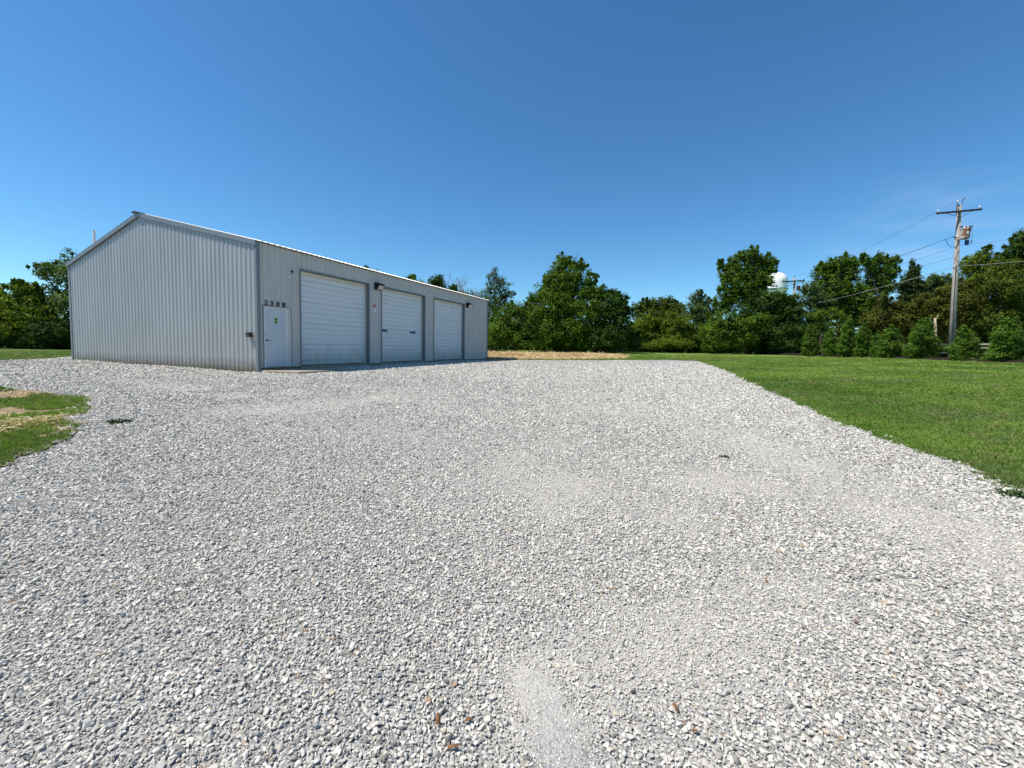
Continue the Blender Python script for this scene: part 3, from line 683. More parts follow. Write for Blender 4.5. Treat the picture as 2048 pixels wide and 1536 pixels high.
# weeds: small tufts growing in the gravel
def weed(name, px, py, rad, label, cat='weed'):
    P = gp(px, py); V = []; Fc = []
    r = random.Random(int(px*7+py))
    for _ in range(int(420*rad/.25)):
        a = r.uniform(0, 6.28); d = rad*math.sqrt(r.random()); lb = r.choice(((0, 0, 1), (.6, .2, .55), (-.6, -.2, .5), (.2, -.5, .4))); cx, cy = P[0]+(d*math.cos(a)*lb[2]+lb[0]*rad)*.8, P[1]+(d*math.sin(a)*lb[2]+lb[1]*rad)*.8; zz = z1(P[0], P[1])+.015; h_ = r.uniform(.015, .06); b = r.uniform(0, 6.28); w = r.uniform(.008, .02); i = len(V)
        V += [(cx, cy, zz), (cx+w*math.cos(b), cy+w*math.sin(b), zz+h_*.7), (cx+2.2*w*math.cos(b+.4), cy+2.2*w*math.sin(b+.4), zz+h_), (cx+w*math.cos(b+1), cy+w*math.sin(b+1), zz+h_*.6)]; Fc.append((i, i+1, i+2, i+3))
    o = mesh_obj(name, V, np.array(Fc), MT['weed']); tag(o, label, cat); return o
weed('weed', 238, 848, .17, 'low dark green weed growing alone in the gravel left of centre')
weed('weed', 2022, 994, .13, 'flat green weed in the gravel at the lower edge of the right lawn')
# dead leaves / clod
def chip(px, py, size, seed, lab):
    P = gp(px, py); r = random.Random(seed); bm = bmesh.new(); n = 9; vs = []
    for k in range(n):
        a = k/n*6.28; d = size*(.65+.5*r.random()); vs.append(bm.verts.new((d*math.cos(a), d*.55*math.sin(a), size*.35*r.random())))
    c = bm.verts.new((0, 0, size*.5))
    for k in range(n): bm.faces.new((vs[k], vs[(k+1) % n], c))
    me = bpy.data.meshes.new('dead_leaf'); bm.to_mesh(me); bm.free(); me.materials.append(MT['deadleaf'])
    o = bpy.data.objects.new('dead_leaf', me); COL.objects.link(o); o.location = (P[0], P[1], z1(P[0], P[1])+.030); o.rotation_euler = (r.gauss(0, .4), r.gauss(0, .4), r.uniform(0, 6.28))
    m = o.modifiers.new('solid', 'SOLIDIFY'); m.thickness = .002
    tag(o, lab, 'dead leaf', 'dead leaves scattered on the gravel')
for i, (px, py, s, lab) in enumerate(((875, 1455, .018, 'rusty leaf at the foot of the photo, left one of the close pair'), (937, 1455, .015, 'rusty leaf at the foot of the photo, right one of the close pair'), (905, 1512, .018, 'lowest rusty leaf, just below the close pair of leaves'),
        (1205, 1197, .015, 'small brown leaf alone in mid gravel right of centre'), (1350, 1430, .017, 'brown leaf right of the pale worn track at the bottom'), (1532, 1172, .015, 'dark brown leaf on the gravel below the lumpy clod'),
        (1712, 1256, .017, 'brown leaf farthest to the right on the lower gravel'), (1388, 1478, .014, 'brown leaf just below the one right of the worn track'), (653, 1375, .012, 'brown leaf farthest to the left on the lower gravel'))): chip(px, py, s*1.05, i, lab)
def lump(name, px, py, size, mat, label, cat, seed):
    P = gp(px, py); bm = bmesh.new(); bmesh.ops.create_icosphere(bm, subdivisions=3, radius=size); r = random.Random(seed)
    ph = [r.uniform(0, 6) for _ in range(6)]
    for v in bm.verts:
        q = v.co/size; k = 1+.25*math.sin(q.x*4+ph[0])*math.cos(q.y*5+ph[1])+.18*math.sin(q.z*7+q.x*6+ph[2])+r.uniform(-.06, .06); v.co *= k; v.co.z *= .6; v.co.x *= 1.3
    me = bpy.data.meshes.new(name); bm.to_mesh(me); bm.free(); me.materials.append(mat); o = bpy.data.objects.new(name, me); COL.objects.link(o)
    o.location = (P[0], P[1], z1(P[0], P[1])+.015+size*.35); tag(o, label, cat)
lump('dirt_clod', 1450, 918, .034, MT['clod'], 'dark lumpy clod lying alone on the gravel right of centre', 'clod', 4)

# ------------------------------------------------------------------ trees
def leaves(lobes, lsz, dens, seed, gap=.0, upd=.35, shell=(.55, 1.05), clump=.24, aspect=.6, spiky=0.):
    """lobes: world centre, radii (rx, ry, rz). Leaf quads clustered in clumps through each lobe."""
    r = np.random.default_rng(seed); VS = []; TI = []
    for (c, rad) in lobes:
        c = np.array(c); rad = np.array(rad); rm = rad.mean()
        area = 4*math.pi*rm*rm; nleaf = int(dens*area/(lsz*lsz*aspect*.6)*.9)
        ncl = max(8, int(area/((clump*rm)**2*2.9)*(1-gap)))
        d = r.normal(size=(ncl, 3)); d /= np.linalg.norm(d, axis=1)[:, None]
        rr = r.uniform(shell[0], shell[1], ncl)+ (r.random(ncl) < .2)*r.uniform(0, .35, ncl)
        cc = c+d*rr[:, None]*rad
        ct = r.random(ncl)
        k = r.integers(0, ncl, nleaf)
        off = r.normal(size=(nleaf, 3))*clump*rm*.6
        if spiky: off[:, 2] += np.abs(off[:, 2])*spiky*1.2
        off[:, 2] *= .8
        P = cc[k]+off
        outw = d[k]+off/(clump*rm)*.5
        nrm = outw*.55+r.normal(size=(nleaf, 3))*.6+np.array([0, 0, upd])
        nrm /= np.linalg.norm(nrm, axis=1)[:, None]
        tg = np.cross(nrm, r.normal(size=(nleaf, 3))); tg /= np.linalg.norm(tg, axis=1)[:, None]; bt_ = np.cross(nrm, tg)
        sz = lsz*r.uniform(.6, 1.3, nleaf)[:, None]
        q = np.stack([P-tg*sz*.5, P+bt_*sz*aspect*.5+nrm*sz*.06, P+tg*sz*.5, P-bt_*sz*aspect*.5+nrm*sz*.06], 1)
        VS.append(q.reshape(-1, 3)); TI.append(np.clip(ct[k]*.65+r.random(nleaf)*.35, 0, 1))
        ni = int(4+nleaf*.04)                                # larger leaf sprays deep inside keep the crown from being see-through
        d = r.normal(size=(ni, 3)); d /= np.linalg.norm(d, axis=1)[:, None]; P = c+d*(r.uniform(0, .62, ni)[:, None])*rad
        nrm = r.normal(size=(ni, 3)); nrm /= np.linalg.norm(nrm, axis=1)[:, None]; tg = np.cross(nrm, r.normal(size=(ni, 3))); tg /= np.linalg.norm(tg, axis=1)[:, None]; bt_ = np.cross(nrm, tg)
        sz = (lsz*2.6)*(1-gap); q = np.stack([P-tg*sz*.5, P+bt_*sz*.4, P+tg*sz*.5, P-bt_*sz*.4], 1); VS.append(q.reshape(-1, 3)); TI.append(r.random(ni)*.4)  # low tints only: the crown's inner shade is put into the leaf colour
    V = np.concatenate(VS); n = len(V)//4
    return V, np.arange(n*4).reshape(n, 4), np.concatenate(TI)
def limbs(base, lobes, r0, seed, lean=0.):
    rr = random.Random(seed); mb = MB(); cs = np.array([l[0] for l in lobes]); top = cs[np.argmax(cs[:, 2])]; ctr = cs.mean(0)
    H = top[2]-base[2]; pts = []
    for t in np.linspace(0, 1, 7):
        p = base*(1-t)+np.array([top[0], top[1], top[2]])*t; p = p+np.array([rr.gauss(0, .03*H), rr.gauss(0, .03*H), 0])*(t > 0)*(t < 1); pts.append(p)
    mb.tube(pts, [r0*(1-.8*t)*(1.35 if t == 0 else 1) for t in np.linspace(0, 1, 7)], 9)
    for c, rad in lobes:
        c = np.array(c); t = min(.85, max(.15, (c[2]-base[2])/H*.6)); i = t*6; a = pts[int(i)]*(1-i % 1)+pts[min(6, int(i)+1)]*(i % 1)
        m = (a+c)/2+np.array([rr.gauss(0, .3), rr.gauss(0, .3), -.15*np.linalg.norm(c-a)])
        rb = r0*(1-.8*t)*.5; mb.tube([a, m, c], [rb, rb*.7, rb*.3], 6)
        for _ in range(4):
            d = np.array([rr.gauss(0, 1), rr.gauss(0, 1), abs(rr.gauss(0, 1))]); d = d/np.linalg.norm(d)*np.mean(rad)*.95
            mb.tube([m*.4+c*.6, c+d*.5, c+d], [rb*.4, rb*.25, rb*.08], 4, cap=False)
    return mb
NLEAF = [0]
def tree(name, D, px_lobes, kind, lsz, label, cat='tree', seed=0, dens=1.7, r0=.2, base_px=None, trunk=True, group=None, bark='bark', **kw):
    rr = random.Random(seed); lobes = []
    for (px, py, rx, ry) in px_lobes:
        k = D/FP; rad = (rx*k, (rx+ry)/2*k*.95, ry*k); dy = rr.uniform(-.5, .5)*rad[1]
        P = at(px, py, D+dy); lobes.append((P, rad))
    cs = np.array([l[0] for l in lobes]); extra = []
    sp = kw.get('spiky', 0)
    if trunk and kind not in ('arbor', 'spruce'):
        for (c, rad) in lobes:                                # leafy shoots that break the outline
            for _ in range(6 if sp else 4):
                d = np.array([rr.gauss(0, 1), rr.gauss(0, 1), abs(rr.gauss(.3, .9))]); d /= np.linalg.norm(d)
                m_ = np.mean(rad)*rr.uniform(.14, .24)
                extra.append((c+d*np.array(rad)*rr.uniform(.98, 1.22), (m_*.75, m_*.75, m_*(2.2 if sp else 1.2))))
    bx = at(base_px, 690, D)[0] if base_px is not None else cs[:, 0].mean()
    base = np.array([bx, D, z1(bx, D)])
    root = empty(name, base, label, cat, group)
    V, Fq, ti = leaves(lobes+extra, lsz, dens, seed+1, **kw)
    zg = base[2]; V[:, 2] = np.maximum(V[:, 2], zg+.02+rng.random(len(V))*.05)
    NLEAF[0] += len(Fq)
    mesh_obj('crown', V, Fq, LEAF[kind], root, attr={'tint': ti})
    if trunk: limbs(base-np.array([0, 0, .1]), lobes, r0, seed).obj('trunk', MT[bark], root, smooth=True)
    return root

# --- left of the building
tree('broadleaf_tree', 42, [(140, 535, 26, 30), (112, 545, 24, 22), (88, 540, 18, 16), (128, 590, 34, 34), (100, 612, 28, 24), (130, 645, 34, 34), (170, 600, 40, 60)], 'blue', .26, 'loose tall tree just left of the metal building, reaching its eave', seed=11, base_px=130, r0=.22, gap=.35, dens=1.1)
tree('broadleaf_tree', 40, [(45, 592, 26, 26), (62, 580, 14, 14), (20, 618, 34, 30), (60, 625, 36, 32), (-10, 650, 40, 36), (30, 660, 42, 32), (75, 655, 36, 30), (40, 572, 10, 12)], 'yellow', .26, 'yellow green bushy tree at the left edge of the photo', seed=12, base_px=40, r0=.24, dens=1.5)
tree('shrub', 39, [(95, 668, 32, 26), (130, 675, 24, 20), (60, 682, 34, 16), (15, 682, 34, 16)], 'deep', .2, 'dark shrub thicket under the trees left of the building', 'shrub', seed=13, r0=.07)
tree('broadleaf_tree', 44, [(-40, 610, 40, 40), (-80, 600, 50, 50), (-60, 650, 60, 45)], 'olive', .3, 'green tree cut off by the left edge of the photo', seed=14, r0=.25)
# --- behind the roof
tree('broadleaf_tree', 52, [(822, 556, 9, 7), (835, 575, 18, 16), (815, 600, 26, 26)], 'broad', .22, 'tree behind the roof showing only its small leafy top above the middle door', seed=15, r0=.16)
tree('broadleaf_tree', 55, [(735, 538, 5, 5), (728, 548, 12, 12), (745, 580, 40, 34)], 'broad', .2, 'tree behind the roof showing only a few leaf tips left of the leafy top', seed=16, r0=.16)
# dead tree with ivy
D = 50; b = np.array([at(905, 690, D)[0], D, z1(at(905, 690, D)[0], D)])
dt = empty('dead_tree', b, 'bare pale dead tree with ivy clumps rising above the shed roof', 'tree')
rr = random.Random(5); mb = MB()
def branch(p, d, L, r, lev):
    pts = [p]; q = p.copy(); dd = d.copy(); n = 5
    for i in range(n):
        dd = dd+np.array([rr.gauss(0, .13), rr.gauss(0, .13), rr.gauss(.03, .08)]); dd /= np.linalg.norm(dd); q = q+dd*L/n; pts.append(q.copy())
    mb.tube(pts, [max(.018, r*(1-.75*i/n)) for i in range(n+1)], 5 if lev else 7, cap=False)
    if lev < 3:
        for _ in range(6 if lev == 0 else 5):
            t = rr.uniform(.3, 1)*n; i = min(int(t), n-1); a = pts[i]+(pts[i+1]-pts[i])*(t-i)
            nd = dd*.8+np.array([rr.gauss(0, .55), rr.gauss(0, .4), abs(rr.gauss(.1, .3))]); nd /= np.linalg.norm(nd)
            branch(a, nd, L*rr.uniform(.45, .7), r*.42, lev+1)
branch(b-Z*.1, np.array([0, 0, 1.]), 5.6, .16, 9)
for (px, py, l) in ((885, 550, 4.0), (905, 545, 4.3), (925, 545, 4.6), (945, 560, 4.8), (958, 585, 4.6)):
    a = b+np.array([0, 0, 4.2]); t = at(px, py, D); d = t-a; branch(a, d/np.linalg.norm(d), np.linalg.norm(d)*.62, .08, 1)
mb.obj('branches', MT['deadbark'], dt)
lb = [(at(873, 566, D), (.85, .8, .8)), (at(878, 560, D), (.5, .5, .7)), (at(907, 577, D), (.55, .5, .5)), (at(880, 600, D), (.9, .9, 2.)), (at(905, 610, D), (.9, .9, 2.))]
V, Fq, ti = leaves(lb, .15, 2.2, 77); mesh_obj('ivy', V, Fq, LEAF['deep'], dt, attr={'tint': ti})
tree('broadleaf_tree', 54, [(856, 574, 16, 12), (930, 598, 22, 14), (950, 600, 16, 12), (890, 625, 60, 34), (950, 640, 40, 40)], 'olive', .2, 'low green tree under the dead branches behind the shed roof', seed=17, gap=.4, dens=1.0)
# --- behind the far end of the building
tree('columnar_tree', 52, [(990, 543, 6, 8), (987, 558, 13, 12), (1003, 562, 12, 10), (980, 578, 17, 12), (1008, 580, 17, 14), (972, 598, 15, 12), (1018, 592, 12, 12), (995, 596, 18, 14), (1014, 610, 14, 10), (992, 615, 22, 24), (988, 650, 24, 30), (982, 680, 20, 20)], 'blue', .17, 'tall narrow loose tree just right of the shed end', seed=18, base_px=992, gap=.5, dens=.85, clump=.3, r0=.15)
tree('sumac_shrub', 48, [(1035, 618, 26, 14), (1012, 632, 24, 18), (1052, 640, 30, 18), (1025, 660, 34, 24), (1062, 628, 20, 14), (1000, 665, 28, 26), (1050, 678, 34, 20)], 'broad', .2, 'spreading shrub between the narrow tree and the tallest tree', 'shrub', seed=19, r0=.09, upd=.9, clump=.3)
tree('broadleaf_tree', 56, [(1128, 522, 14, 15), (1150, 530, 16, 14), (1165, 532, 9, 9), (1118, 545, 20, 20), (1146, 560, 28, 26), (1100, 562, 16, 18), (1120, 575, 30, 26), (1085, 590, 24, 20), (1066, 603, 16, 14), (1110, 612, 42, 30), (1150, 605, 34, 34), (1085, 632, 38, 26), (1140, 645, 46, 34), (1100, 668, 46, 28), (1150, 680, 40, 22)], 'broad', .25, 'tallest leafy tree of the group right of the shed, with a pointed top', seed=20, base_px=1130, r0=.3, clump=.26, dens=1.6)
tree('broadleaf_tree', 54, [(1190, 552, 7, 6), (1180, 565, 12, 12), (1176, 585, 20, 18), (1200, 590, 20, 18), (1185, 620, 30, 28), (1200, 655, 34, 32), (1180, 682, 34, 20)], 'broad', .24, 'green tree close against the right side of the tallest tree', seed=21, base_px=1188, r0=.2, dens=1.7)
tree('broadleaf_tree', 53, [(1222, 590, 16, 14), (1242, 600, 15, 16), (1225, 615, 28, 24), (1245, 632, 20, 22), (1238, 662, 30, 32), (1215, 680, 34, 22), (1262, 680, 20, 20)], 'deep', .24, 'round dark tree at the right end of the tall group', seed=22, base_px=1238, r0=.2, dens=1.8)
# --- low middle
tree('broadleaf_tree', 74, [(1284, 614, 18, 14), (1306, 609, 20, 13), (1332, 608, 22, 14), (1352, 618, 18, 14), (1298, 632, 32, 24), (1338, 640, 34, 26), (1300, 664, 40, 30)], 'olive', .34, 'distant rounded tree with flat top behind the vines in the middle', seed=23, base_px=1318, r0=.3)
tree('vine_shrub', 60, [(1290, 650, 22, 20), (1318, 658, 26, 20), (1345, 650, 22, 22), (1300, 676, 34, 20), (1345, 678, 34, 20), (1372, 655, 18, 24)], 'yellow', .24, 'bright vine covered shrub in front of the rounded tree', 'shrub', seed=24, r0=.08)
tree('broadleaf_tree', 62, [(1397, 586, 7, 7), (1392, 598, 14, 12), (1405, 606, 16, 14), (1390, 622, 24, 18), (1415, 628, 24, 20), (1400, 650, 34, 26), (1420, 672, 34, 24), (1390, 680, 30, 18)], 'blue', .24, 'small pale green tree with a thin tip left of the tall spiky tree', seed=25, base_px=1400, r0=.16, gap=.15, dens=1.4)
tree('weed_bush', 56, [(1310, 690, 18, 10), (1340, 686, 16, 12), (1270, 692, 16, 8), (1370, 688, 18, 10)], 'yellow', .15, 'low bright weedy bush at the foot of the vine shrub', 'shrub', seed=26, trunk=False)
# --- tall spiky
tree('broadleaf_tree', 58, [(1441, 528, 5, 9), (1450, 540, 12, 12), (1470, 525, 12, 13), (1490, 515, 13, 13), (1507, 506, 9, 13), (1512, 525, 14, 16), (1532, 522, 11, 13), (1545, 528, 8, 12), (1530, 545, 18, 16), (1460, 558, 18, 20), (1490, 550, 30, 26), (1520, 570, 26, 22), (1470, 585, 28, 24), (1500, 595, 32, 24), (1450, 610, 20, 18)], 'broad', .24, 'tall upright tree with spiky shoots in front of the water tower', seed=27, base_px=1495, r0=.28, dens=1.6, spiky=.9, upd=.1)
tree('broadleaf_tree', 56, [(1530, 600, 34, 20), (1568, 602, 22, 16), (1550, 625, 42, 30), (1500, 630, 34, 28), (1580, 640, 22, 34), (1540, 665, 50, 34), (1490, 672, 34, 26), (1585, 680, 22, 24)], 'deep', .24, 'very dark dense tree under the water tower', seed=28, base_px=1545, r0=.26, dens=1.9)
tree('sumac_shrub', 52, [(1440, 645, 28, 20), (1470, 652, 28, 14), (1510, 655, 26, 14), (1430, 672, 32, 24), (1475, 680, 34, 20), (1440, 690, 36, 14), (1520, 640, 22, 12)], 'broad', .2, 'spreading shrub in front of the very dark tree', 'shrub', seed=29, r0=.08, upd=.9)
tree('vine_shrub', 54, [(1560, 665, 22, 18), (1590, 672, 20, 22), (1570, 690, 30, 14), (1610, 690, 18, 14)], 'deep', .2, 'vine covered shrub at the foot of the second utility pole', 'shrub', seed=30, r0=.07)
# --- right trees
tree('locust_tree', 56, [(1614, 580, 16, 14), (1632, 590, 20, 16), (1612, 606, 22, 18), (1640, 612, 24, 20), (1622, 636, 28, 24), (1648, 650, 26, 24), (1620, 668, 24, 22)], 'blue', .2, 'feathery pale tree between the second pole and the maples', seed=31, base_px=1632, gap=.3, dens=1.1, r0=.15)
tree('maple_tree', 58, [(1640, 538, 10, 10), (1660, 535, 14, 14), (1688, 526, 14, 14), (1704, 532, 12, 16), (1650, 555, 24, 18), (1690, 550, 28, 24), (1660, 580, 30, 22), (1700, 585, 28, 26), (1690, 615, 32, 24), (1712, 640, 20, 24), (1660, 615, 26, 20)], 'broad', .24, 'dense maple with bristly top, left one of the two maples', seed=32, base_px=1690, r0=.26, spiky=.6, dens=1.7)
tree('maple_tree', 56, [(1728, 520, 7, 12), (1742, 530, 14, 14), (1760, 518, 9, 12), (1782, 524, 13, 11), (1760, 545, 24, 20), (1785, 548, 12, 14), (1752, 575, 26, 20), (1776, 575, 14, 14), (1740, 605, 22, 20), (1736, 635, 18, 22)], 'broad', .24, 'maple with open right side showing sky, right one of the two maples', seed=33, base_px=1742, r0=.24, spiky=.6, dens=1.5)
def cone_tree(name, D, px, pytop, pybot, hw, kind, lsz, label, cat, seed, r0=.12, fat=0., group=None, dens=1.5, rows=9, trunkpy=None, flare=None):
    lobes = []; rr = random.Random(seed)
    Hh = pybot-pytop
    for i in range(rows):
        t = (i+.5)/rows; y = pytop+Hh*t*.97
        w = hw*((t**.8)*(1-fat)+fat*min(1, t*2.4)**.6)*(1 if t < .86 else 1-(t-.86)*2.2)
        m = max(1, int(round(2.2*w/(Hh/rows))))
        m = min(m, 4)
        for k in range(m):
            o = 0 if m == 1 else (k/(m-1)-.5)*2*w*.55
            lobes.append((px+o+rr.uniform(-5, 5)*hw/30, y+rr.uniform(-.2, .2)*Hh/rows, max(w*.55, hw*.10), Hh/rows*.85))
    return tree(name, D, lobes, kind, lsz, label, cat, seed=seed, dens=dens, r0=r0, base_px=px, group=group, clump=.33)
cone_tree('conifer_tree', 46, 1824, 522, 640, 42, 'spruce', .18, 'dark pointed conifer standing left of the utility pole', 'tree', 34, r0=.16, rows=11)
tree('broadleaf_tree', 50, [(1880, 560, 18, 13), (1862, 568, 16, 13), (1895, 572, 16, 16), (1872, 590, 28, 22), (1860, 615, 26, 22), (1890, 620, 26, 26)], 'blue', .2, 'bluish green tree just left of the utility pole', seed=35, base_px=1880, r0=.18)
tree('cedar_tree', 44, [(1768, 600, 12, 12), (1775, 618, 24, 16), (1760, 640, 28, 18), (1795, 640, 30, 20), (1750, 665, 22, 18), (1785, 668, 34, 20), (1740, 645, 16, 14)], 'cedar', .17, 'brownish green cedar below the pointed conifer, on its left', seed=36, base_px=1775, r0=.15, upd=.8, clump=.3)
tree('cedar_tree', 43, [(1830, 618, 26, 16), (1850, 605, 20, 16), (1820, 642, 30, 18), (1858, 640, 32, 22), (1835, 668, 36, 22), (1870, 660, 26, 20)], 'cedar', .17, 'brownish green cedar just below the pointed conifer, on its right', seed=37, base_px=1843, r0=.15, upd=.8, clump=.3)
tree('cedar_tree', 41, [(1900, 590, 24, 18), (1885, 615, 26, 20), (1925, 580, 28, 20), (1930, 610, 34, 24), (1900, 645, 34, 26), (1945, 640, 34, 26), (1925, 668, 36, 20)], 'cedar', .17, 'olive cedar directly behind the utility pole', seed=38, base_px=1915, r0=.18, upd=.8, clump=.3)
tree('locust_tree', 46, [(1948, 518, 16, 11), (1972, 508, 14, 11), (1978, 495, 5, 7), (1935, 532, 20, 14), (1962, 535, 28, 18), (1990, 525, 16, 14), (1950, 560, 32, 20), (1985, 565, 26, 26)], 'yellow', .2, 'light green loose tree right of the utility pole', seed=39, base_px=1962, gap=.25, dens=1.2, r0=.18)
tree('cedar_tree', 40, [(1990, 555, 24, 16), (2018, 535, 26, 18), (2000, 580, 34, 24), (2030, 570, 34, 30), (1975, 610, 32, 26), (2015, 615, 40, 30), (1990, 645, 36, 26), (2035, 650, 36, 26)], 'olive', .17, 'large olive cedar at the right edge of the photo', seed=40, base_px=2005, r0=.22, upd=.8, clump=.3)
tree('broadleaf_tree', 42, [(2012, 512, 12, 9), (2032, 498, 16, 14), (2048, 482, 16, 14), (2070, 480, 30, 26), (2060, 520, 40, 30), (2080, 570, 40, 50), (2070, 630, 40, 50)], 'deep', .2, 'tall dark tree at the far right edge rising above the cedars', seed=41, base_px=2062, r0=.25)
# thin stems in the mulch
for px, D, lab in ((1645, 52, 'thin dark young tree in the mulch between the first evergreens'), (1679, 48, 'short thin young tree in the mulch nearer the maples')):
    tree('sapling', D, [(px-8, 628, 14, 12), (px+8, 640, 15, 13), (px, 655, 16, 12)], 'broad', .16, lab, seed=px, base_px=px, r0=.09, gap=.3, dens=1.)
x = at(1872, 690, 39)[0]; st_ = empty('bare_trunk', (x, 39, z1(x, 39)), 'pale tan bare trunk standing behind the evergreens left of the pole', 'tree trunk')
t1 = at(1870, 636, 39); MB().tube([[x, 39, z1(x, 39)-.1], [x+.03, 39, 1.5], t1], [.13, .11, .09], 10).obj('trunk', MT['tanbark'], st_, smooth=True)
mb = MB(); mb.tube([t1-Z*.5, t1+np.array([.3, 0, .4])], [.05, .02], 6); mb.tube([t1-Z*1.0, t1+np.array([-.35, .1, -.1])], [.04, .02], 6); mb.obj('stubs', MT['tanbark'], st_)

# arborvitae row
row = [(1620, 650, 19, 'first small evergreen of the row, farthest from the camera'), (1660, 658, 19, 'second evergreen of the row counted from the far end, low and broad'), (1697, 634, 24, 'taller evergreen third from the far end of the row'),
       (1728, 648, 22, 'evergreen fourth from the far end of the row'), (1783, 650, 33, 'broad evergreen fifth from the far end of the row'), (1847, 638, 38, 'pointed evergreen just left of the utility pole base'),
       (1932, 651, 40, 'evergreen just right of the utility pole base'), (2020, 636, 46, 'largest evergreen at the right edge of the photo'), (1986, 694, 20, 'lowest bush squeezed between the last two evergreens'), (1756, 664, 17, 'low evergreen squeezed between the fourth and fifth of the row')]
for i, (px, pt, hw, lab) in enumerate(row):
    D = 33.7*820/(px-1024+8); D = min(D, 50)
    if i == 8: D = 28.5
    z0 = z1((px-1024)/820*D, D); r_ = ray(px, 700)
    pb = next(p for p in np.arange(695, 760, .5) if at(px, p, D)[2] < z0+.05)
    cone_tree('evergreen_shrub', D, px, pt, pb, hw*.88, 'arbor', .105, lab, 'evergreen shrub', 60+i, r0=.06, fat=(.3, .5, .2, .4)[i % 4], group='row of small evergreens in the mulch bed', rows=9, dens=1.5)
print('leaves', NLEAF[0])

# rail fence beyond the road
fx = 44.0
fe = empty('rail_fence', (fx, 34, z1(fx, 34)), 'pale weathered rail fence behind the evergreens at the right', 'fence')
mb = MB()
for k in range(12):
    yy = 30+k*2.2; mb = MB(); mb.box((fx, yy, z1(fx, yy)-.1), (.13, 0, 0), (0, .13, 0), (0, 0, 1.6)); mb.obj('post', MT['pole'], fe, bevel=.01)
for zz in (.55, 1.05, 1.40):
    mb = MB(); mb.box((fx-.04, 29.8, z1(fx, 30)+zz), (.04, 0, 0), (0, 24.8, z1(fx, 54.4)-z1(fx, 30)), (0, 0, .13)); mb.obj('rail', MT['pole'], fe)

# distant woods
lob = []; rr = random.Random(99)
for k in range(70):
    xx = -110+k*4.2+rr.uniform(-1, 1); yy = 100+rr.uniform(-6, 10); hgt = rr.uniform(2.6, 4.4)
    lob.append((np.array([xx, yy, .5+hgt*.8]), (3.6, 3, hgt)))
V, Fq, ti = leaves(lob, .6, 1.3, 5); V[:, 2] = np.maximum(V[:, 2], .5)
tag(mesh_obj('distant_woods', V, Fq, LEAF['deep'], attr={'tint': ti}), 'dark distant woodland closing the gaps behind the nearer trees', kind='stuff')
# dark undergrowth behind tree feet
lob = []
for k in range(44):
    xx = -8+k*1.25; yy = 62+rr.uniform(-1, 2); lob.append((np.array([xx, yy, 1.6]), (1.4, 1.2, rr.uniform(1.5, 2.3))))
for k in range(26):
    xx = -52+k*1.3; yy = 44+rr.uniform(-1, 1); lob.append((np.array([xx, yy, 1.2]), (1.3, 1.2, rr.uniform(1.4, 2.2))))
for k in range(22):
    yy = 36+k*1.2; xx = 46.5+rr.uniform(-.5, 1); lob.append((np.array([xx, yy, 1.6]), (1.2, 1.3, rr.uniform(1.4, 2.2))))
V, Fq, ti = leaves(lob, .3, 1.4, 6); V[:, 2] = np.maximum(V[:, 2], .02)
tag(mesh_obj('undergrowth', V, Fq, LEAF['deep'], attr={'tint': ti}), 'dense dark undergrowth below and between the trees', kind='stuff')

# house among the trees
hx = at(1262, 650, 80)[0]; hz = .55
ho = empty('house', (hx, 80, hz), 'brown roofed house mostly hidden behind the middle trees', 'house')
MB().box((hx-5, 78, hz), (11, 0, 0), (0, 7, 0), (0, 0, 2.7)).obj('wall', MT['brick'], ho)
mb = MB(); a = np.array([hx-5.6, 77.4, hz+2.6]); P = [a, a+[12.2, 0, 0], a+[12.2, 8.2, 0], a+[0, 8.2, 0], a+[0, 4.1, 2.5], a+[12.2, 4.1, 2.5]]
mb.add(P, [(0, 1, 5, 4), (3, 4, 5, 2), (0, 4, 3), (1, 2, 5), (0, 3, 2, 1)]); mb.obj('roof', MT['shingle'], ho)
for wx in (1.2, 7.6):
    w_ = MB().box((hx-5+wx, 77.96, hz+.9), (1.4, 0, 0), (0, .05, 0), (0, 0, 1.2)).obj('window', MT['white'], ho); MB().box((hx-5+wx+.08, 77.94, hz+.98), (1.24, 0, 0), (0, .02, 0), (0, 0, 1.04)).obj('pane', MT['window'], w_)

# water tower
D = 330; cx, cy_ = at(1552, 560, D)[:2]; k = D/FP; ztop = at(1552, 545, D)[2]; zb = at(1552, 578.5, D)[2]; rt = 20*k
wt = empty('water_tower', (cx, cy_, .5), 'white domed water tower rising behind the trees', 'water tower')
H = ztop-zb; prof = [(rt, 0), (rt, H*.2), (rt, H*.42)]
for a in np.linspace(0, 90, 12)[1:]: prof.append((rt*max(.02, math.cos(R(a)))**.9, H*.42+H*.58*math.sin(R(a))))
MB().lathe((cx, cy_, zb), prof, 40, False).obj('tank', MT['tank'], wt, smooth=True)
MB().lathe((cx, cy_, zb-.35), [(rt*1.09, 0), (rt*1.09, .55), (rt, .56)], 40).obj('balcony', MT['tankband'], wt)
MB().lathe((cx, cy_, zb-8.4), [(2.2, 0), (rt*.55, 2.5), (rt*.92, 5.5), (rt*.99, 8)], 40, False).obj('bowl', MT['tank'], wt, smooth=True)
MB().lathe((cx, cy_, .3), [(3.6, 0), (2.2, 4), (2.0, zb-8.6)], 24).obj('column', MT['tank'], wt, smooth=True)
mb = MB(); pts = [np.array([cx+rt*math.cos(R(a))*1.06, cy_-1.5, zb+H*.38+H*.66*math.sin(R(a))]) for a in np.linspace(0, 62, 9)]; mb.tube(pts, .22, 6); mb.obj('ladder_rail', MT['tank'], wt)

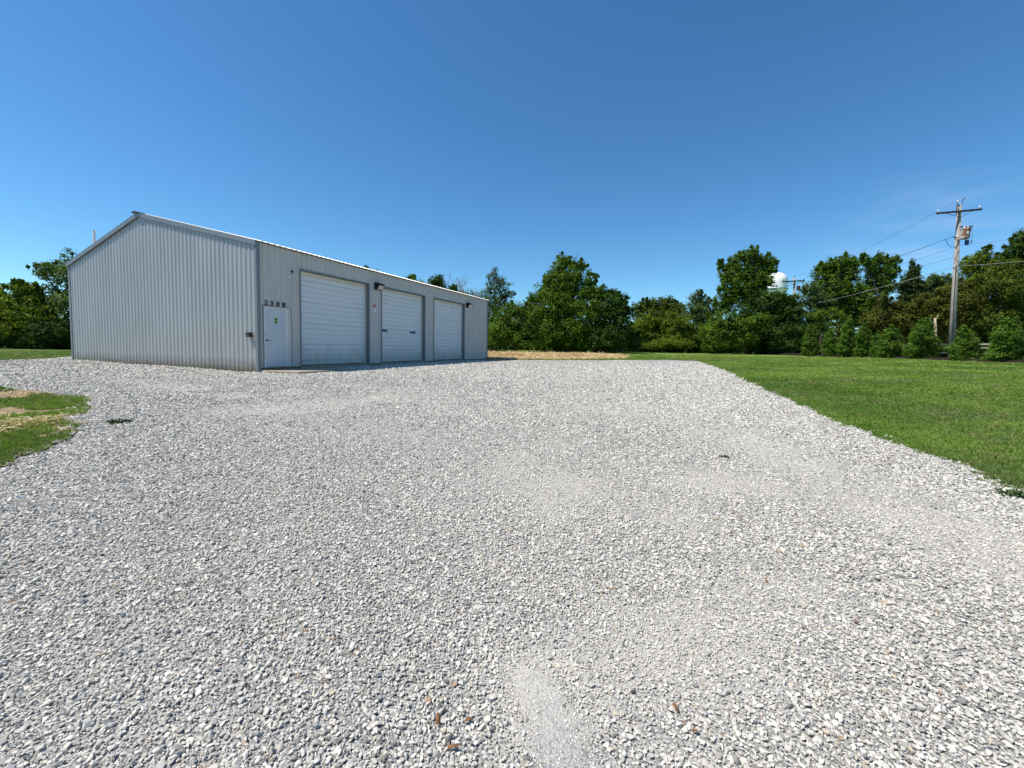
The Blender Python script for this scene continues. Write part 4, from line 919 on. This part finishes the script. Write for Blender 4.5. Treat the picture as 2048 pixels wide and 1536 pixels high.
# ------------------------------------------------------------------ utility poles and wires
def utility_pole(D, pxb, pxt, pyt, scale, label):
    b = at(pxb, 700, D); b[2] = z1(b[0], b[1]); t = at(pxt, pyt, D)
    root = empty('utility_pole', b, label, 'utility pole', 'utility poles'); ax = (t-b); H = np.linalg.norm(ax); ax /= H
    return root, b, t, ax, H
D1 = 31.4
p1, b1, t1, ax1, H1 = utility_pole(D1, 1903, 1919, 410, 1, 'tall weathered utility pole with a rusty transformer at the right')
MB().tube([b1-Z*.3, b1+ax1*H1*.5, t1], [.20, .165, .125], 14).obj('shaft', MT['pole'], p1, smooth=True)
def crossarm(D, pa, pb, root, thick):
    a = at(*pa, D-.15); b = at(*pb, D-.15); b[1] += .0
    d = (b-a); u = d/np.linalg.norm(d); mb = MB(); mb.box(a-Z*thick/2-np.array([0, thick*.4, 0]), d, (0, thick*.8, 0), (0, 0, thick)); mb.obj('crossarm', MT['arm'], root, bevel=.008); return a, b
a1, c1 = crossarm(D1, (1872.5, 427), (1963.5, 418.5), p1, .13)
for u, px in ((.2, 1893), (.8, 1942)):
    s_p = a1+(c1-a1)*u-Z*.06; e_p = b1+ax1*(H1-.95); e_p = e_p+np.array([0, -.16, 0])
    MB().tube([s_p+np.array([0, -.05, 0]), e_p], .018, 6).obj('brace', MT['arm'], p1)
ins_tops = []
for P in (a1+(c1-a1)*.04, a1+(c1-a1)*.95, t1+np.array([-.25, -.1, .05])):
    q = P+Z*.06; o = MB(); o.tube([q, q+Z*.10], .012, 6); o.lathe(tuple(q+Z*.08), [(.03, 0), (.065, .02), (.045, .05), (.06, .07), (.03, .11), (.01, .14)], 14); o.obj('insulator', MT['porcelain'], p1, smooth=True); ins_tops.append(q+Z*.2)
MB().box(t1+np.array([-.30, -.13, -.75]), (.04, 0, 0), (0, .05, 0), (0, 0, .85)).obj('top_bracket', MT['arm'], p1)
mb = MB(); q = t1+np.array([.12, -.05, .1]); mb.tube([q-Z*.3, q+Z*.28+np.array([.05, 0, 0])], .014, 5); mb.tube([q+Z*.22, q+Z*.42+np.array([.22, 0, 0])], .03, 6); mb.obj('lightning_arrester', MT['black'], p1)
# transformer
tc = at(1929, 478, D1-.25); tc0 = tc.copy()
to = MB(); rt_ = .27; to.lathe(tuple(tc), [(rt_*.9, 0), (rt_, .03), (rt_, .66), (rt_*1.06, .68), (rt_*1.06, .72), (rt_*.7, .80), (.05, .83)], 22); tr_o = to.obj('transformer', MT['rust'], p1, smooth=False)
for dx in (-.13, .13):
    o = MB(); o.lathe((tc[0]+dx, tc[1]-.05, tc[2]+.76), [(.045, 0), (.06, .04), (.04, .08), (.055, .12), (.03, .18)], 12); o.obj('bushing', MT['porcelain'], tr_o)
MB().box(tc+np.array([-.14, -rt_-.012, .30]), (.14, 0, 0), (0, .02, 0), (0, 0, .22)).obj('rating_plate', MT['white'], tr_o)
mb = MB(); mb.box(tc+np.array([-.42, -.05, .84]), (.95, 0, .06), (0, .08, 0), (0, 0, .07)); mb.box(tc+np.array([.36, -.03, .55]), (.05, 0, 0), (0, .05, 0), (0, 0, .3)); mb.obj('transformer_bracket', MT['arm'], p1)
mb = MB(); q = tc+np.array([.08, -.05, -.42]); mb.box(q, (.09, 0, 0), (0, .1, 0), (0, 0, .36)); mb.box(q+[.16, 0, .04], (.07, 0, 0), (0, .08, 0), (0, 0, .3)); mb.box(q+[-.02, 0, -.04], (.28, 0, 0), (0, .05, 0), (0, 0, .04)); mb.tube([q+[.36, 0, .05], q+[.44, 0, .3]], .03, 6); mb.obj('fuse_cutout', MT['navy'], p1)
mb = MB(); pts = []
for t in np.linspace(0, 1, 9): pts.append(tc+np.array([.38+.16*math.sin(math.pi*t), -.05, .85-1.05*t]))
mb.tube(pts, .012, 5); mb.obj('drop_lead', MT['cable'], p1)
mb = MB(); q = at(1905, 473, D1-.2); e = at(1917, 476, D1-.15); mb.tube([q, e], .03, 6); mb.tube([q+(e-q)*.2, at(1917, 484, D1-.15)], .022, 6); mb.obj('side_bracket', MT['arm'], p1)
MB().tube([b1+Z*.0+np.array([-.17, -.14, 0]), b1+ax1*H1*.62+np.array([-.13, -.12, 0])], .02, 6).obj('ground_conduit', MT['arm'], p1)
D2 = 63
p2, b2, t2, ax2, H2 = utility_pole(D2, 1585, 1589, 556, .6, 'smaller looking distant utility pole beside the water tower')
MB().tube([b2-Z*.3, b2+ax2*H2*.5, t2], [.22, .18, .15], 12).obj('shaft', MT['pole'], p2, smooth=True)
a2, c2 = crossarm(D2, (1564.5, 563.5), (1609.5, 561), p2, .17)
for u in (.22, .78): MB().tube([a2+(c2-a2)*u-Z*.08, b2+ax2*(H2-1.1)+np.array([0, -.2, 0])], .03, 6).obj('brace', MT['arm'], p2)
i2 = []
for P in (a2+(c2-a2)*.04, a2+(c2-a2)*.96, t2):
    q = P+Z*.05; o = MB(); o.tube([q, q+Z*.1], .02, 6); o.lathe(tuple(q+Z*.08), [(.05, 0), (.09, .04), (.05, .1), (.02, .2)], 10); o.obj('insulator', MT['arm'], p2); i2.append(q+Z*.25)
tc2 = at(1596.5, 581, D2-.2); o = MB(); o.lathe(tuple(tc2), [(.24, 0), (.26, .04), (.26, .62), (.2, .72), (.05, .76)], 16); o.obj('transformer', MT['arm'], p2)

def wire(name, A, B, sag, r, mat, label, group='overhead wires'):
    A = np.array(A, float); B = np.array(B, float); n = 26; pts = []
    for t in np.linspace(0, 1, n+1): pts.append(A+(B-A)*t-Z*sag*4*t*(1-t))
    o = MB().tube(pts, r, 5).obj(name, mat, None, smooth=True); tag(o, label, 'wire', group); return o
# far left pole position and off-frame right pole
FL = lambda px, py: at(px, py, 75)
FR = lambda z, dx=0: np.array([37.5+dx, 6., z])
wire('power_line', a1+(c1-a1)*.04+Z*.24, i2[0], .7, .005, MT['wire'], 'thin wire from the left end of the near crossarm to the far pole')
wire('power_line', ins_tops[2], i2[2], .7, .005, MT['wire'], 'thin wire from the top of the near pole to the far pole')
wire('power_line', at(1905, 473, D1-.2), at(1588, 568, D2-.2), .55, .017, MT['wire'], 'thick black wire from the side bracket of the near pole to the far pole')
wire('power_line', at(1913, 493, D1-.2), at(1587, 577, D2-.2), .5, .008, MT['wire'], 'thin wire below the transformer running to the far pole')
wire('power_line', at(1912, 514, D1-.2), at(1587, 584, D2-.2), .4, .010, MT['wire'], 'thin wire just above the pale communications cable')
wire('communication_cable', at(1911, 533, D1-.2), at(1587, 615, D2-.2), .25, .021, MT['cable'], 'pale communications cable, lowest line from near to far pole')
wire('communication_cable', at(1919, 532, D1-.2), np.array([32.5, 20, 6.35]), .1, .011, MT['cable'], 'pale communications cable leaving the near pole to the right edge')
wire('power_line', at(1924, 490, D1-.2), np.array([36., 20, 8.3]), .1, .005, MT['wire'], 'thin wire leaving the near pole below the transformer to the right')
wire('power_line', at(1586, 570, D2-.2), FL(1275, 611), .5, .028, MT['wire'], 'upper wire passing left from the far pole behind the spiky tree')
wire('power_line', FL(1275, 611), at(1060, 606, 52), .15, .024, MT['cable'], 'pale wire crossing in front of the tallest tree')
# the loop of slack wire by the near pole
mb = MB(); A = at(1891, 478, D1-.2); B = at(1914, 492, D1-.2); pts = []
for t in np.linspace(0, 1, 12): pts.append(A+(B-A)*t-Z*(.42*math.sin(math.pi*min(1, t*1.1))*(1-t*.4)))
mb.tube(pts, .016, 5).obj('jumper_wire', MT['wire'], p1)
